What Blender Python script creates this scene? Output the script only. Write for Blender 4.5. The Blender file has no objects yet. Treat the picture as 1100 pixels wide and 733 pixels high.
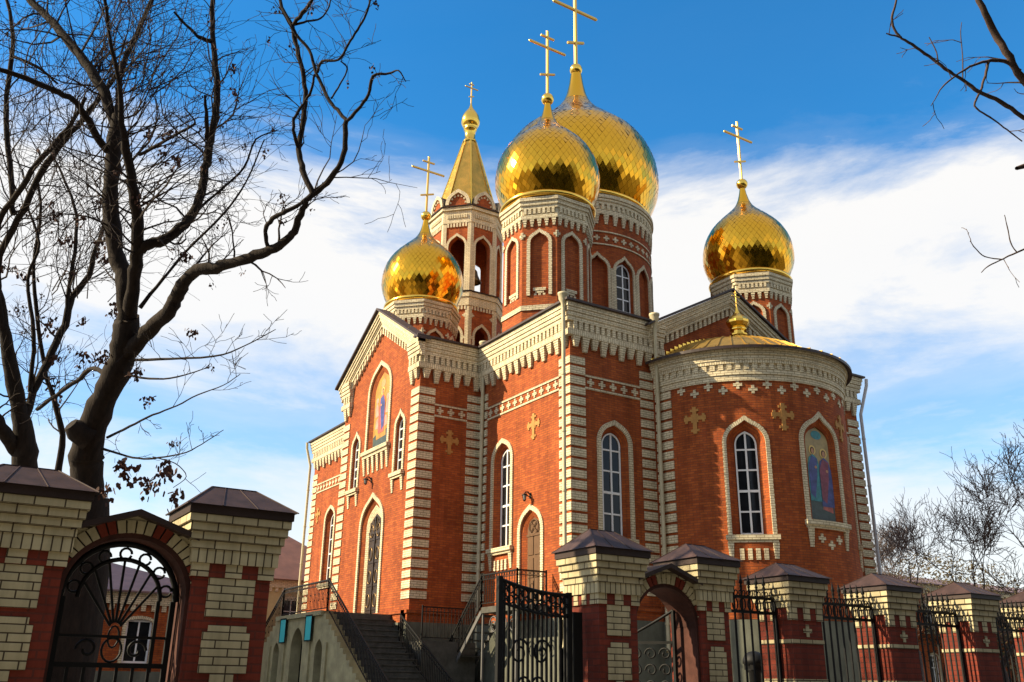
import bpy, math, random
from mathutils import Vector, Matrix
random.seed(7)
R = math.radians
sc = bpy.context.scene

# ------------------------------------------------------------------ camera
CAMF, CAMP, CAMR, CAMY = 992.34, R(20.3313), R(0.80667), R(58.0817)
CAM = Vector((0, 0, 1.65))
_fw = Vector((math.cos(CAMY)*math.cos(CAMP), math.sin(CAMY)*math.cos(CAMP), math.sin(CAMP)))
_rt0 = Vector((math.sin(CAMY), -math.cos(CAMY), 0))
_up0 = _rt0.cross(_fw)
_rt = _rt0*math.cos(CAMR) + _up0*math.sin(CAMR)
_up = _rt.cross(_fw)
cd = bpy.data.cameras.new('camera')
cam = bpy.data.objects.new('camera', cd)
sc.collection.objects.link(cam)
m = Matrix((_rt, _up, -_fw)).transposed().to_4x4()
m.translation = CAM
cam.matrix_world = m
cd.sensor_width = 36
cd.lens = CAMF/1100*36
cd.clip_start, cd.clip_end = 0.1, 6000
sc.camera = cam

# ------------------------------------------------------------------ light
SUN_AZ, SUN_EL = R(153.3), R(31)
sd = Vector((math.cos(SUN_EL)*math.cos(SUN_AZ), math.cos(SUN_EL)*math.sin(SUN_AZ), math.sin(SUN_EL)))
ld = bpy.data.lights.new('sun', 'SUN')
ld.energy = 5.0
ld.angle = R(0.5)
ld.color = (1.0, 0.84, 0.56)
lo = bpy.data.objects.new('sun', ld)
lo.rotation_euler = sd.to_track_quat('Z', 'Y').to_euler()
lo.location = (-40, 30, 60)
sc.collection.objects.link(lo)

W = bpy.data.worlds.new('World')
sc.world = W
W.use_nodes = True
nt = W.node_tree
nt.nodes.clear()
def wn(t, **k):
    n = nt.nodes.new(t)
    for a, b in k.items():
        setattr(n, a, b)
    return n
sky = wn('ShaderNodeTexSky', sky_type='NISHITA', sun_disc=False)
sky.sun_elevation = SUN_EL
sky.sun_rotation = R(90)-SUN_AZ
sky.air_density = 1.0
sky.dust_density = 0.4
sky.ozone_density = 2.0
hs = wn('ShaderNodeHueSaturation')
hs.inputs['Saturation'].default_value = 1.5
hs.inputs['Value'].default_value = 2.1
hs.inputs['Hue'].default_value = 0.497
tc = wn('ShaderNodeTexCoord')
sep = wn('ShaderNodeSeparateXYZ')
mp = wn('ShaderNodeMapping')
mp.inputs['Scale'].default_value = (1.3, 1.3, 4.5)
mp.inputs['Rotation'].default_value = (R(6), R(-5), 0)
mp.inputs['Location'].default_value = (0.35, 0.2, 0.1)
noi = wn('ShaderNodeTexNoise')
noi.inputs['Scale'].default_value = 2.2
noi.inputs['Detail'].default_value = 9
noi.inputs['Roughness'].default_value = 0.62
noi.inputs['Distortion'].default_value = 0.3
ma = wn('ShaderNodeMath', operation='MULTIPLY_ADD')
ma.inputs[1].default_value = 0.30
sub = wn('ShaderNodeMath', operation='SUBTRACT')
sub.inputs[1].default_value = 0.15
cr = wn('ShaderNodeValToRGB')
e = cr.color_ramp.elements
e[0].position, e[0].color = 0.0, (0.8, 0.8, 0.8, 1)
e[1].position, e[1].color = 1.0, (0.45, 0.45, 0.45, 1)
for p, v in ((0.12, .85), (0.175, .75), (0.235, .26), (0.29, .40), (0.35, .93), (0.44, .95), (0.485, .38), (0.515, .11), (0.56, .04), (0.70, .03), (0.80, .34)):
    q = cr.color_ramp.elements.new(p)
    q.color = (v, v, v, 1)
mix = wn('ShaderNodeMixRGB')
mix.inputs['Color2'].default_value = (8.9, 8.7, 8.4, 1)
bg = wn('ShaderNodeBackground')
bg.inputs['Strength'].default_value = 0.060
out = wn('ShaderNodeOutputWorld')
L = nt.links.new
L(sky.outputs[0], hs.inputs['Color'])
L(tc.outputs['Generated'], sep.inputs[0])
L(tc.outputs['Generated'], mp.inputs[0])
L(mp.outputs[0], noi.inputs['Vector'])
L(noi.outputs['Fac'], ma.inputs[0])
L(sep.outputs['Z'], ma.inputs[2])
L(ma.outputs[0], sub.inputs[0])
L(sub.outputs[0], cr.inputs[0])
dt = wn('ShaderNodeVectorMath', operation='DOT_PRODUCT')
dt.inputs[1].default_value = (math.cos(CAMY), math.sin(CAMY), 0.55)
mr = wn('ShaderNodeMapRange', interpolation_type='SMOOTHSTEP')
for k_, v_ in (('From Min', -.75), ('From Max', .05), ('To Min', .8), ('To Max', 1.0)):
    mr.inputs[k_].default_value = v_
L(tc.outputs['Generated'], dt.inputs[0])
L(dt.outputs['Value'], mr.inputs[0])
mm_ = wn('ShaderNodeMath', operation='MULTIPLY')
L(cr.outputs[0], mm_.inputs[0])
L(mr.outputs[0], mm_.inputs[1])
# a second, thinner bank of cloud overhead and behind the viewpoint
dt2 = wn('ShaderNodeVectorMath', operation='DOT_PRODUCT')
dt2.inputs[1].default_value = (-math.cos(CAMY), -math.sin(CAMY), 0.5)
mr2 = wn('ShaderNodeMapRange', interpolation_type='SMOOTHSTEP')
for k_, v_ in (('From Min', -.25), ('From Max', .3), ('To Min', 0.0), ('To Max', .58)):
    mr2.inputs[k_].default_value = v_
L(tc.outputs['Generated'], dt2.inputs[0])
L(dt2.outputs['Value'], mr2.inputs[0])
mx_ = wn('ShaderNodeMath', operation='MAXIMUM')
L(mm_.outputs[0], mx_.inputs[0])
L(mr2.outputs[0], mx_.inputs[1])
L(mx_.outputs[0], mix.inputs['Fac'])
L(hs.outputs[0], mix.inputs['Color1'])
L(mix.outputs[0], bg.inputs[0])
L(bg.outputs[0], out.inputs[0])
sc.view_settings.view_transform = 'Standard'
sc.view_settings.look = 'None'
sc.view_settings.gamma = 1
sc.view_settings.exposure = 0.95

# ------------------------------------------------------------------ helpers
OX, OY = 18.1, 25.15            # church corner nearest to the camera
COL = sc.collection

def lift(px, py, D):
    """point at forward distance D along the sight line of a photograph pixel"""
    return CAM + (_rt*((px-550)/CAMF) - _up*((py-366.5)/CAMF) + _fw)*D

class MB:
    def __init__(s):
        s.v, s.f, s.uv, s.mi, s.sm = [], [], [], [], []
    def face(s, pts, uv=None, mat=0, smooth=False):
        pts = [Vector(p) for p in pts]
        i = len(s.v)
        s.v += pts
        s.f.append(list(range(i, i+len(pts))))
        if uv is None:
            n = Vector((0, 0, 0))
            for k in range(len(pts)):
                n += (pts[k]-pts[0]).cross(pts[(k+1) % len(pts)]-pts[0])
            if n.length > 1e-12:
                n.normalize()
            if abs(n.z) < .75:
                t = Vector((-n.y, n.x, 0))
                t = t.normalized() if t.length > 1e-6 else Vector((1, 0, 0))
                uv = [(p.dot(t), p.z) for p in pts]
            else:
                uv = [(p.x, p.y) for p in pts]
        s.uv.append(uv)
        s.mi.append(mat)
        s.sm.append(smooth)
    def box(s, x0, x1, y0, y1, z0, z1, mat=0):
        a = [Vector((x, y, z)) for z in (z0, z1) for y in (y0, y1) for x in (x0, x1)]
        for q in ((0, 1, 5, 4), (1, 3, 7, 5), (3, 2, 6, 7), (2, 0, 4, 6), (4, 5, 7, 6), (2, 3, 1, 0)):
            s.face([a[k] for k in q], mat=mat)
    def obox(s, c, ax, ay, az, mat=0):
        """oriented box: centre and three half-axis vectors"""
        c = Vector(c)
        a = [c + ax*i + ay*j + az*k for k in (-1, 1) for j in (-1, 1) for i in (-1, 1)]
        for q in ((0, 1, 5, 4), (1, 3, 7, 5), (3, 2, 6, 7), (2, 0, 4, 6), (4, 5, 7, 6), (2, 3, 1, 0)):
            s.face([a[k] for k in q], mat=mat)
    def bar(s, p, q, w, h=None, mat=0):
        p, q = Vector(p), Vector(q)
        d = q-p
        h = h or w
        a = d.normalized()
        u = a.cross(Vector((0, 0, 1)))
        if u.length < 1e-4:
            u = Vector((1, 0, 0))
        u.normalize()
        v = u.cross(a)
        s.obox((p+q)/2, d/2, u*w/2, v*h/2, mat)
    def tube(s, pts, rad, n=6, mat=0, cap=False):
        pts = [Vector(p) for p in pts]
        if not hasattr(rad, '__len__'):
            rad = [rad]*len(pts)
        rings = []
        u = None
        L_ = 0
        lens = []
        for i, p in enumerate(pts):
            if i:
                L_ += (p-pts[i-1]).length
            lens.append(L_)
            a = (pts[min(i+1, len(pts)-1)]-pts[max(i-1, 0)])
            a = a.normalized() if a.length > 1e-9 else Vector((0, 0, 1))
            if u is None:
                u = a.cross(Vector((0.31, 0.17, 0.93)))
                if u.length < .05:
                    u = a.cross(Vector((1, 0, 0)))
            u = (u - a*u.dot(a))
            u = u.normalized() if u.length > 1e-6 else a.orthogonal().normalized()
            w = a.cross(u)
            rings.append([p + (u*math.cos(2*math.pi*k/n)+w*math.sin(2*math.pi*k/n))*rad[i] for k in range(n)])
        base = len(s.v)
        for rg in rings:
            s.v += rg
        for i in range(len(rings)-1):
            for k in range(n):
                k2 = (k+1) % n
                s.f.append([base+i*n+k, base+i*n+k2, base+(i+1)*n+k2, base+(i+1)*n+k])
                c = 2*math.pi*max(rad[i], .01)
                s.uv.append([(k/n*c, lens[i]), ((k+1)/n*c, lens[i]), ((k+1)/n*c, lens[i+1]), (k/n*c, lens[i+1])])
                s.mi.append(mat)
                s.sm.append(n > 4)
        if cap:
            s.face(rings[0][::-1], mat=mat)
            s.face(rings[-1], mat=mat)
    def lathe(s, c, prof, n=32, mat=0, smooth=True, a0=0.0, a1=2*math.pi):
        """prof: list of (radius, z) bottom to top"""
        base = len(s.v)
        full = abs(a1-a0-2*math.pi) < 1e-6
        m_ = n if full else n+1
        for r, z in prof:
            for k in range(m_):
                t = a0+(a1-a0)*k/n
                s.v.append(Vector((c[0]+r*math.cos(t), c[1]+r*math.sin(t), z)))
        ac = 0
        for i in range(len(prof)-1):
            dl = math.hypot(prof[i+1][0]-prof[i][0], prof[i+1][1]-prof[i][1])
            rr = max(prof[i][0], prof[i+1][0])
            for k in range(n):
                k2 = (k+1) % m_
                s.f.append([base+i*m_+k, base+i*m_+k2, base+(i+1)*m_+k2, base+(i+1)*m_+k])
                u0, u1 = (a0+(a1-a0)*k/n)*rr, (a0+(a1-a0)*(k+1)/n)*rr
                s.uv.append([(u0, ac), (u1, ac), (u1, ac+dl), (u0, ac+dl)])
                s.mi.append(mat)
                s.sm.append(smooth)
            ac += dl
    def build(s, name, mats, parent=None, label=None):
        org = Vector((0, 0, 0))
        p = parent
        while p is not None:
            org += p.location
            p = p.parent
        me = bpy.data.meshes.new(name)
        me.from_pydata([tuple(v-org) for v in s.v], [], s.f)
        uvl = me.uv_layers.new(name='UVMap')
        flat = []
        for u in s.uv:
            for a in u:
                flat += [a[0], a[1]]
        uvl.data.foreach_set('uv', flat)
        for mm in (mats if isinstance(mats, (list, tuple)) else [mats]):
            me.materials.append(mm)
        me.polygons.foreach_set('material_index', s.mi)
        me.polygons.foreach_set('use_smooth', s.sm)
        me.update()
        o = bpy.data.objects.new(name, me)
        COL.objects.link(o)
        if parent is not None:
            o.parent = parent
        if label:
            o['label'] = label
        return o

def thing(name, label, cat, loc=(0, 0, 0), group=None):
    o = bpy.data.objects.new(name, None)
    o.empty_display_size = .3
    COL.objects.link(o)
    o.location = loc
    o['label'] = label
    o['category'] = cat
    if group:
        o['group'] = group
    return o

def tag(o, label, cat, group=None):
    o['label'] = label
    o['category'] = cat
    if group:
        o['group'] = group
    return o

def struct(name, mb, mat):
    o = mb.build(name, mat)
    o['kind'] = 'structure'
    return o

def dup(root, loc, label, rz=0.0, scale=None):
    def cp(o, parent):
        c = o.copy()
        COL.objects.link(c)
        c.parent = parent
        for ch in list(o.children):
            cp(ch, c)
        return c
    r = cp(root, None)
    r.location = loc
    r.rotation_euler = (0, 0, rz)
    if scale:
        r.scale = (scale,)*3
    r['label'] = label
    return r

# ------------------------------------------------------------------ materials
def mat(name, col, rough=.8, metal=0.0, noise=0.0, nscale=3.0, bump=0.0, spec=.3, stretch=(1, 1, 1), col2=None):
    m = bpy.data.materials.new(name)
    m.use_nodes = True
    n = m.node_tree
    b = n.nodes['Principled BSDF']
    b.inputs['Roughness'].default_value = rough
    b.inputs['Metallic'].default_value = metal
    b.inputs['Specular IOR Level'].default_value = spec
    b.inputs['Base Color'].default_value = (*col, 1)
    if noise or bump or col2:
        t = n.nodes.new('ShaderNodeTexCoord')
        mp = n.nodes.new('ShaderNodeMapping')
        mp.inputs['Scale'].default_value = stretch
        no = n.nodes.new('ShaderNodeTexNoise')
        no.inputs['Scale'].default_value = nscale
        no.inputs['Detail'].default_value = 6
        no.inputs['Roughness'].default_value = .65
        n.links.new(t.outputs['Object'], mp.inputs[0])
        n.links.new(mp.outputs[0], no.inputs['Vector'])
        r = n.nodes.new('ShaderNodeValToRGB')
        c2 = col2 or tuple(c*(1+noise) for c in col)
        c1 = tuple(c*(1-noise) for c in col) if not col2 else col
        r.color_ramp.elements[0].position = .3
        r.color_ramp.elements[1].position = .7
        r.color_ramp.elements[0].color = (*c1, 1)
        r.color_ramp.elements[1].color = (*c2, 1)
        n.links.new(no.outputs['Fac'], r.inputs[0])
        n.links.new(r.outputs[0], b.inputs['Base Color'])
        if bump:
            bp = n.nodes.new('ShaderNodeBump')
            bp.inputs['Strength'].default_value = bump
            bp.inputs['Distance'].default_value = .02
            n.links.new(no.outputs['Fac'], bp.inputs['Height'])
            n.links.new(bp.outputs[0], b.inputs['Normal'])
    return m

def brick(name, c1, c2, mortar, bw=.26, rh=.085, ms=.009, stain=.22, rough=.85, bump=.5, swap=False):
    m = bpy.data.materials.new(name)
    m.use_nodes = True
    n = m.node_tree
    b = n.nodes['Principled BSDF']
    b.inputs['Roughness'].default_value = rough
    b.inputs['Specular IOR Level'].default_value = .2
    uv = n.nodes.new('ShaderNodeUVMap')
    uv.uv_map = 'UVMap'
    src = uv.outputs[0]
    if swap:
        mp = n.nodes.new('ShaderNodeMapping')
        mp.inputs['Rotation'].default_value = (0, 0, R(90))
        n.links.new(src, mp.inputs[0])
        src = mp.outputs[0]
    br = n.nodes.new('ShaderNodeTexBrick')
    br.inputs['Scale'].default_value = 1
    br.inputs['Brick Width'].default_value = bw
    br.inputs['Row Height'].default_value = rh
    br.inputs['Mortar Size'].default_value = ms
    br.inputs['Mortar Smooth'].default_value = .3
    br.inputs['Bias'].default_value = 0
    br.inputs['Color1'].default_value = (*c1, 1)
    br.inputs['Color2'].default_value = (*c2, 1)
    br.inputs['Mortar'].default_value = (*mortar, 1)
    n.links.new(src, br.inputs['Vector'])
    tc = n.nodes.new('ShaderNodeTexCoord')
    no = n.nodes.new('ShaderNodeTexNoise')
    no.inputs['Scale'].default_value = .9
    no.inputs['Detail'].default_value = 8
    no.inputs['Roughness'].default_value = .7
    n.links.new(tc.outputs['Object'], no.inputs['Vector'])
    rp = n.nodes.new('ShaderNodeMapRange')
    rp.inputs['From Min'].default_value = .3
    rp.inputs['From Max'].default_value = .7
    rp.inputs['To Min'].default_value = 1-stain
    rp.inputs['To Max'].default_value = 1+stain*.6
    n.links.new(no.outputs['Fac'], rp.inputs[0])
    mp2 = n.nodes.new('ShaderNodeMapping')
    mp2.inputs['Scale'].default_value = (2.6, 2.6, .22)
    n.links.new(tc.outputs['Object'], mp2.inputs[0])
    no2 = n.nodes.new('ShaderNodeTexNoise')
    no2.inputs['Scale'].default_value = 1.3
    no2.inputs['Detail'].default_value = 6
    no2.inputs['Roughness'].default_value = .7
    n.links.new(mp2.outputs[0], no2.inputs['Vector'])
    rp2 = n.nodes.new('ShaderNodeMapRange')
    rp2.inputs['From Min'].default_value = .35
    rp2.inputs['From Max'].default_value = .6
    rp2.inputs['To Min'].default_value = 1-stain*.9
    rp2.inputs['To Max'].default_value = 1.06
    n.links.new(no2.outputs['Fac'], rp2.inputs[0])
    mul = n.nodes.new('ShaderNodeMath')
    mul.operation = 'MULTIPLY'
    n.links.new(rp.outputs[0], mul.inputs[0])
    n.links.new(rp2.outputs[0], mul.inputs[1])
    mx = n.nodes.new('ShaderNodeMixRGB')
    mx.blend_type = 'MULTIPLY'
    mx.inputs[0].default_value = 1
    n.links.new(br.outputs['Color'], mx.inputs[1])
    n.links.new(mul.outputs[0], mx.inputs[2])
    n.links.new(mx.outputs[0], b.inputs['Base Color'])
    bp = n.nodes.new('ShaderNodeBump')
    bp.inputs['Strength'].default_value = bump
    bp.inputs['Distance'].default_value = .01
    bp.invert = True
    n.links.new(br.outputs['Fac'], bp.inputs['Height'])
    n.links.new(bp.outputs[0], b.inputs['Normal'])
    return m

M = {}
M['red'] = brick('red_brick', (.45, .108, .024), (.30, .062, .017), (.22, .066, .028), ms=.012, stain=.26)
M['cream'] = brick('cream_brick', (.76, .66, .45), (.66, .56, .37), (.33, .25, .15), ms=.012, stain=.2)
M['cream_tall'] = brick('cream_soldier_brick', (.76, .66, .45), (.66, .56, .37), (.33, .25, .15), bw=.26, rh=.085, ms=.012, stain=.2, swap=True)
M['fred'] = brick('fence_red_brick', (.25, .045, .024), (.19, .036, .022), (.15, .04, .027), rh=.078, ms=.010, stain=.4)
M['fcream'] = brick('fence_cream_brick', (.62, .53, .32), (.50, .42, .25), (.09, .065, .04), rh=.083, ms=.008, stain=.3)
M['fsoldier'] = brick('fence_soldier_brick', (.62, .53, .32), (.53, .45, .27), (.09, .065, .04), bw=.6, rh=.083, ms=.008, stain=.3, swap=True)
M['ochre'] = mat('ochre_brick', (.43, .215, .06), .8, noise=.2, nscale=8)
M['gold'] = mat('gold_leaf_tile', (.86, .43, .033), .14, 1.0)
M['goldcore'] = mat('gold_seam', (.55, .30, .03), .3, 1.0)
M['gold2'] = mat('gold_metal', (.90, .56, .10), .2, 1.0)
M['apsegold'] = mat('dull_gold_sheet', (.40, .25, .06), .5, .85, noise=.3, nscale=2)
M['goldroof'] = mat('gold_sheet', (.72, .46, .10), .42, 1.0, noise=.25, nscale=2)
M['goldcross'] = mat('gold_cross', (.66, .42, .10), .35, 1.0)
M['roof'] = mat('dark_roof_metal', (.045, .028, .024), .5, noise=.3, nscale=2)
M['frameroof'] = mat('brown_cap_metal', (.056, .031, .027), .6, noise=.4, nscale=5, spec=.25)
M['pvc'] = mat('white_window_plastic', (.82, .82, .80), .4)
M['glass'] = mat('dark_glass', (.012, .013, .015), .06, spec=.22, noise=.3, nscale=2.5, bump=.12)
M['pipe'] = mat('cream_pipe', (.50, .43, .27), .55, noise=.15, nscale=4)
M['zinc'] = mat('grey_pipe', (.48, .46, .46), .4, .3, noise=.1)
M['steel'] = mat('grey_steel', (.13, .125, .12), .6)
M['door'] = mat('dark_carved_door', (.035, .022, .015), .45, noise=.4, nscale=9, bump=.4)
M['door2'] = mat('brown_wood_door', (.13, .07, .035), .5, noise=.3, nscale=6, stretch=(6, 6, .6))
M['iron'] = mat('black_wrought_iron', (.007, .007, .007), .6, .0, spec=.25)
M['stone'] = mat('grey_plinth_stucco', (.13, .132, .10), .9, noise=.35, nscale=1.6, bump=.3, stretch=(1, 1, .5))
M['porch'] = mat('porch_stone', (.36, .31, .17), .9, noise=.3, nscale=1.8, bump=.3)
M['step'] = mat('grey_step_stone', (.082, .077, .065), .9, noise=.35, nscale=4, bump=.3)
M['sign'] = mat('teal_plaque', (.06, .58, .60), .35)
M['bark'] = mat('dark_bark', (.021, .0135, .0095), .95, noise=.5, nscale=14, bump=.8, stretch=(1, 1, .25))
M['bark2'] = mat('grey_brown_bark', (.085, .056, .044), .95, noise=.4, nscale=10, bump=.6)
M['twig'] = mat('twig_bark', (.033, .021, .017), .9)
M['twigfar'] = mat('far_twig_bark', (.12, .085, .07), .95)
M['dryleaf'] = mat('dry_leaf', (.075, .035, .025), .9, noise=.4, nscale=6)
M['asphalt'] = mat('asphalt', (.05, .05, .052), .9, noise=.2, nscale=20, bump=.2)
M['pave'] = mat('paving', (.22, .21, .19), .9, noise=.2, nscale=6, bump=.2)
M['lining'] = mat('dark_lining_brick', (.075, .028, .020), .9, noise=.5, nscale=3, bump=.3)  # darker brick tone for the gate arch soffits and jambs
M['earth'] = mat('winter_ground', (.075, .065, .035), .95, noise=.4, nscale=1.2, bump=.4)
M['plaster'] = mat('yellow_plaster', (.50, .40, .20), .9, noise=.15, nscale=2)
M['mauve'] = mat('mauve_roof_sheet', (.20, .125, .12), .6, noise=.2, nscale=2)
M['brownroof'] = mat('brown_roof_sheet', (.20, .095, .062), .5, noise=.2, nscale=1.5)
M['hedge'] = mat('dry_hedge_leaf', (.075, .058, .028), .95, noise=.5, nscale=.9)
M['bronze'] = mat('bell_bronze', (.20, .13, .06), .4, .9)
M['white'] = mat('lamp_glass', (.30, .30, .28), .3)

# ------------------------------------------------------------------ wall frames
def plane(ox, oy, tx, ty, nx, ny):
    O, T, N = Vector((ox, oy, 0)), Vector((tx, ty, 0)), Vector((nx, ny, 0))
    return lambda s, z, d: O + T*s + N*d + Vector((0, 0, z))
def cyl(cx, cy, rad, a0=0.0):
    def f(s, z, d):
        a = a0 + s/rad
        return Vector((cx+(rad+d)*math.cos(a), cy+(rad+d)*math.sin(a), z))
    return f
def shear(f, fn):
    return lambda s, z, d: f(s, z+fn(s), d)

def srange(a, b, step):
    n = max(1, int(math.ceil((b-a)/step-1e-6)))
    return [a+(b-a)*k/n for k in range(n+1)]

class Arch:
    """arched opening: centre, half width, sill, spring, rise, keel tip"""
    def __init__(s, c, hw, z0, zs, h, tip=.0, n=9):
        s.c, s.hw, s.z0, s.zs, s.h, s.tip, s.n = c, hw, z0, zs, h, tip, n
        s.ss = [c+hw*math.sin((-1+k/n)*math.pi/2) for k in range(2*n+1)]
    def top(s, x):
        t = max(-1, min(1, (x-s.c)/s.hw))
        return s.zs + s.h*math.sqrt(max(0, 1-t*t)) + s.tip*max(0, 1-abs(t)/.42)**1.6
    def outline(s):
        return [(s.c-s.hw, s.z0)] + [(x, s.top(x)) for x in s.ss] + [(s.c+s.hw, s.z0)]
    def grow(s, w, down=0.0, tip=None):
        return Arch(s.c, s.hw+w, s.z0-down, s.zs, s.h+w, s.tip*(1.25 if w > 0 else .8) if tip is None else tip, s.n)

def fill(mb, f, a, d, matid=0):
    for i in range(len(a.ss)-1):
        x0, x1 = a.ss[i], a.ss[i+1]
        q = [(x0, a.z0), (x1, a.z0), (x1, a.top(x1)), (x0, a.top(x0))]
        mb.face([f(x, z, d) for x, z in q], uv=q, mat=matid)

def wall(mb, f, s0, s1, zb, zt, ops, step=50.0, matid=0):
    ztf = zt if callable(zt) else (lambda s: zt)
    br = set(round(x, 5) for x in srange(s0, s1, step))
    for a in ops:
        for x in a.ss:
            if s0 < x < s1:
                br.add(round(x, 5))
    if callable(zt) and hasattr(zt, 'brk'):
        for x in zt.brk:
            br.add(round(x, 5))
    br = sorted(br)
    for x0, x1 in zip(br, br[1:]):
        if x1-x0 < 1e-4:
            continue
        mid = (x0+x1)/2
        cov = sorted([a for a in ops if a.c-a.hw < mid < a.c+a.hw], key=lambda a: a.z0)
        lo0 = lo1 = zb
        for a in cov:
            q = [(x0, lo0), (x1, lo1), (x1, a.z0), (x0, a.z0)]
            mb.face([f(x, z, 0) for x, z in q], uv=q, mat=matid)
            lo0, lo1 = a.top(x0), a.top(x1)
        q = [(x0, lo0), (x1, lo1), (x1, ztf(x1)), (x0, ztf(x0))]
        mb.face([f(x, z, 0) for x, z in q], uv=q, mat=matid)

def reveal(mb, f, a, b, d0, d1, matid=0, sill=True):
    A, B = a.outline(), b.outline()
    n = len(A)
    ac = 0
    for i in range(n if sill else n-1):
        j = (i+1) % n
        dl = math.hypot(A[j][0]-A[i][0], A[j][1]-A[i][1])
        uv = [(ac, 0), (ac+dl, 0), (ac+dl, .3), (ac, .3)]
        if i in (0, n-2):
            uv = [(0, A[i][1]), (0, A[j][1]), (.3, B[j][1]), (.3, B[i][1])]
        mb.face([f(*A[i], d0), f(*A[j], d0), f(*B[j], d1), f(*B[i], d1)], uv=uv, mat=matid)
        ac += dl

def surround(mb, f, a, w, p, matid=0, d0=0.0):
    """raised brick band round an opening"""
    b = a.grow(w)
    A, B = a.outline(), b.outline()
    B[0], B[-1] = (B[0][0], A[0][1]), (B[-1][0], A[-1][1])
    ac = 0
    for i in range(len(A)-1):
        j = i+1
        dl = math.hypot(B[j][0]-B[i][0], B[j][1]-B[i][1])
        mb.face([f(*A[i], p), f(*B[i], p), f(*B[j], p), f(*A[j], p)], uv=[(0, ac), (w, ac), (w, ac+dl), (0, ac+dl)], mat=matid)
        mb.face([f(*B[i], p), f(*B[i], d0), f(*B[j], d0), f(*B[j], p)], uv=[(w, ac), (w+.1, ac), (w+.1, ac+dl), (w, ac+dl)], mat=matid)
        mb.face([f(*A[i], d0), f(*A[i], p), f(*A[j], p), f(*A[j], d0)], uv=[(-.1, ac), (0, ac), (0, ac+dl), (-.1, ac+dl)], mat=matid)
        ac += dl
    for k in (0, -1):
        mb.face([f(*A[k], d0), f(*B[k], d0), f(*B[k], p), f(*A[k], p)], mat=matid)

def wpoly(mb, f, pts, d0, d1, matid=0, step=None):
    """polygon in wall coordinates extruded from d0 out to d1"""
    mb.face([f(x, z, d1) for x, z in pts], uv=pts, mat=matid)
    n = len(pts)
    for i in range(n):
        j = (i+1) % n
        mb.face([f(*pts[i], d0), f(*pts[j], d0), f(*pts[j], d1), f(*pts[i], d1)], mat=matid)

def wbox(mb, f, s0, s1, z0, z1, d0, d1, matid=0, step=50.0):
    ss = srange(s0, s1, step)
    for a, b in zip(ss, ss[1:]):
        q = [(a, z0), (b, z0), (b, z1), (a, z1)]
        mb.face([f(x, z, d1) for x, z in q], uv=q, mat=matid)
        mb.face([f(a, z0, d0), f(b, z0, d0), f(b, z0, d1), f(a, z0, d1)], mat=matid)
        mb.face([f(a, z1, d1), f(b, z1, d1), f(b, z1, d0), f(a, z1, d0)], mat=matid)
    mb.face([f(s0, z0, d0), f(s0, z0, d1), f(s0, z1, d1), f(s0, z1, d0)], mat=matid)
    mb.face([f(s1, z0, d1), f(s1, z0, d0), f(s1, z1, d0), f(s1, z1, d1)], mat=matid)

def plus(mb, f, s, z, w, d, matid=0):
    """small four-armed brick cross"""
    a, t = w/2, w/6
    pts = [(-t, -a), (t, -a), (t, -t), (a, -t), (a, t), (t, t), (t, a), (-t, a), (-t, t), (-a, t), (-a, -t), (-t, -t)]
    wpoly(mb, f, [(s+x, z+y) for x, y in pts], 0, d, matid)

def budded_cross(mb, f, s, z, h, d, matid=0):
    k = h/1.0
    t = .075*k
    for (x0, x1, y0, y1, dd) in ((-t, t, -.5*k, .5*k, d), (-.42*k, -t, -.0*k, .15*k, d-.006), (t, .42*k, -.0*k, .15*k, d-.006),
                             (-.14*k, -t, -.08*k, 0, d-.012), (t, .14*k, -.08*k, 0, d-.012), (-.14*k, -t, .15*k, .23*k, d-.012), (t, .14*k, .15*k, .23*k, d-.012),
                             (-.16*k, -t, .33*k, .42*k, d-.009), (t, .16*k, .33*k, .42*k, d-.009), (-.16*k, -t, -.42*k, -.33*k, d-.009), (t, .16*k, -.42*k, -.33*k, d-.009),
                             (-.38*k, -.28*k, .15*k, .23*k, d-.009), (-.38*k, -.28*k, -.08*k, 0, d-.009), (.28*k, .38*k, .15*k, .23*k, d-.009), (.28*k, .38*k, -.08*k, 0, d-.009)):
        wbox(mb, f, s+x0, s+x1, z+y0, z+y1, 0, dd, matid)

def quoins(f, s0, s1, ztop, zbot, d, parent, period=.372, h=.275, step=50):
    mb = MB()
    z = ztop
    while z-h > zbot:
        wbox(mb, f, s0, s1, z-h, z, 0, d, 0, step)
        z -= period
    return mb.build('quoin', M['cream'], parent)

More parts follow.
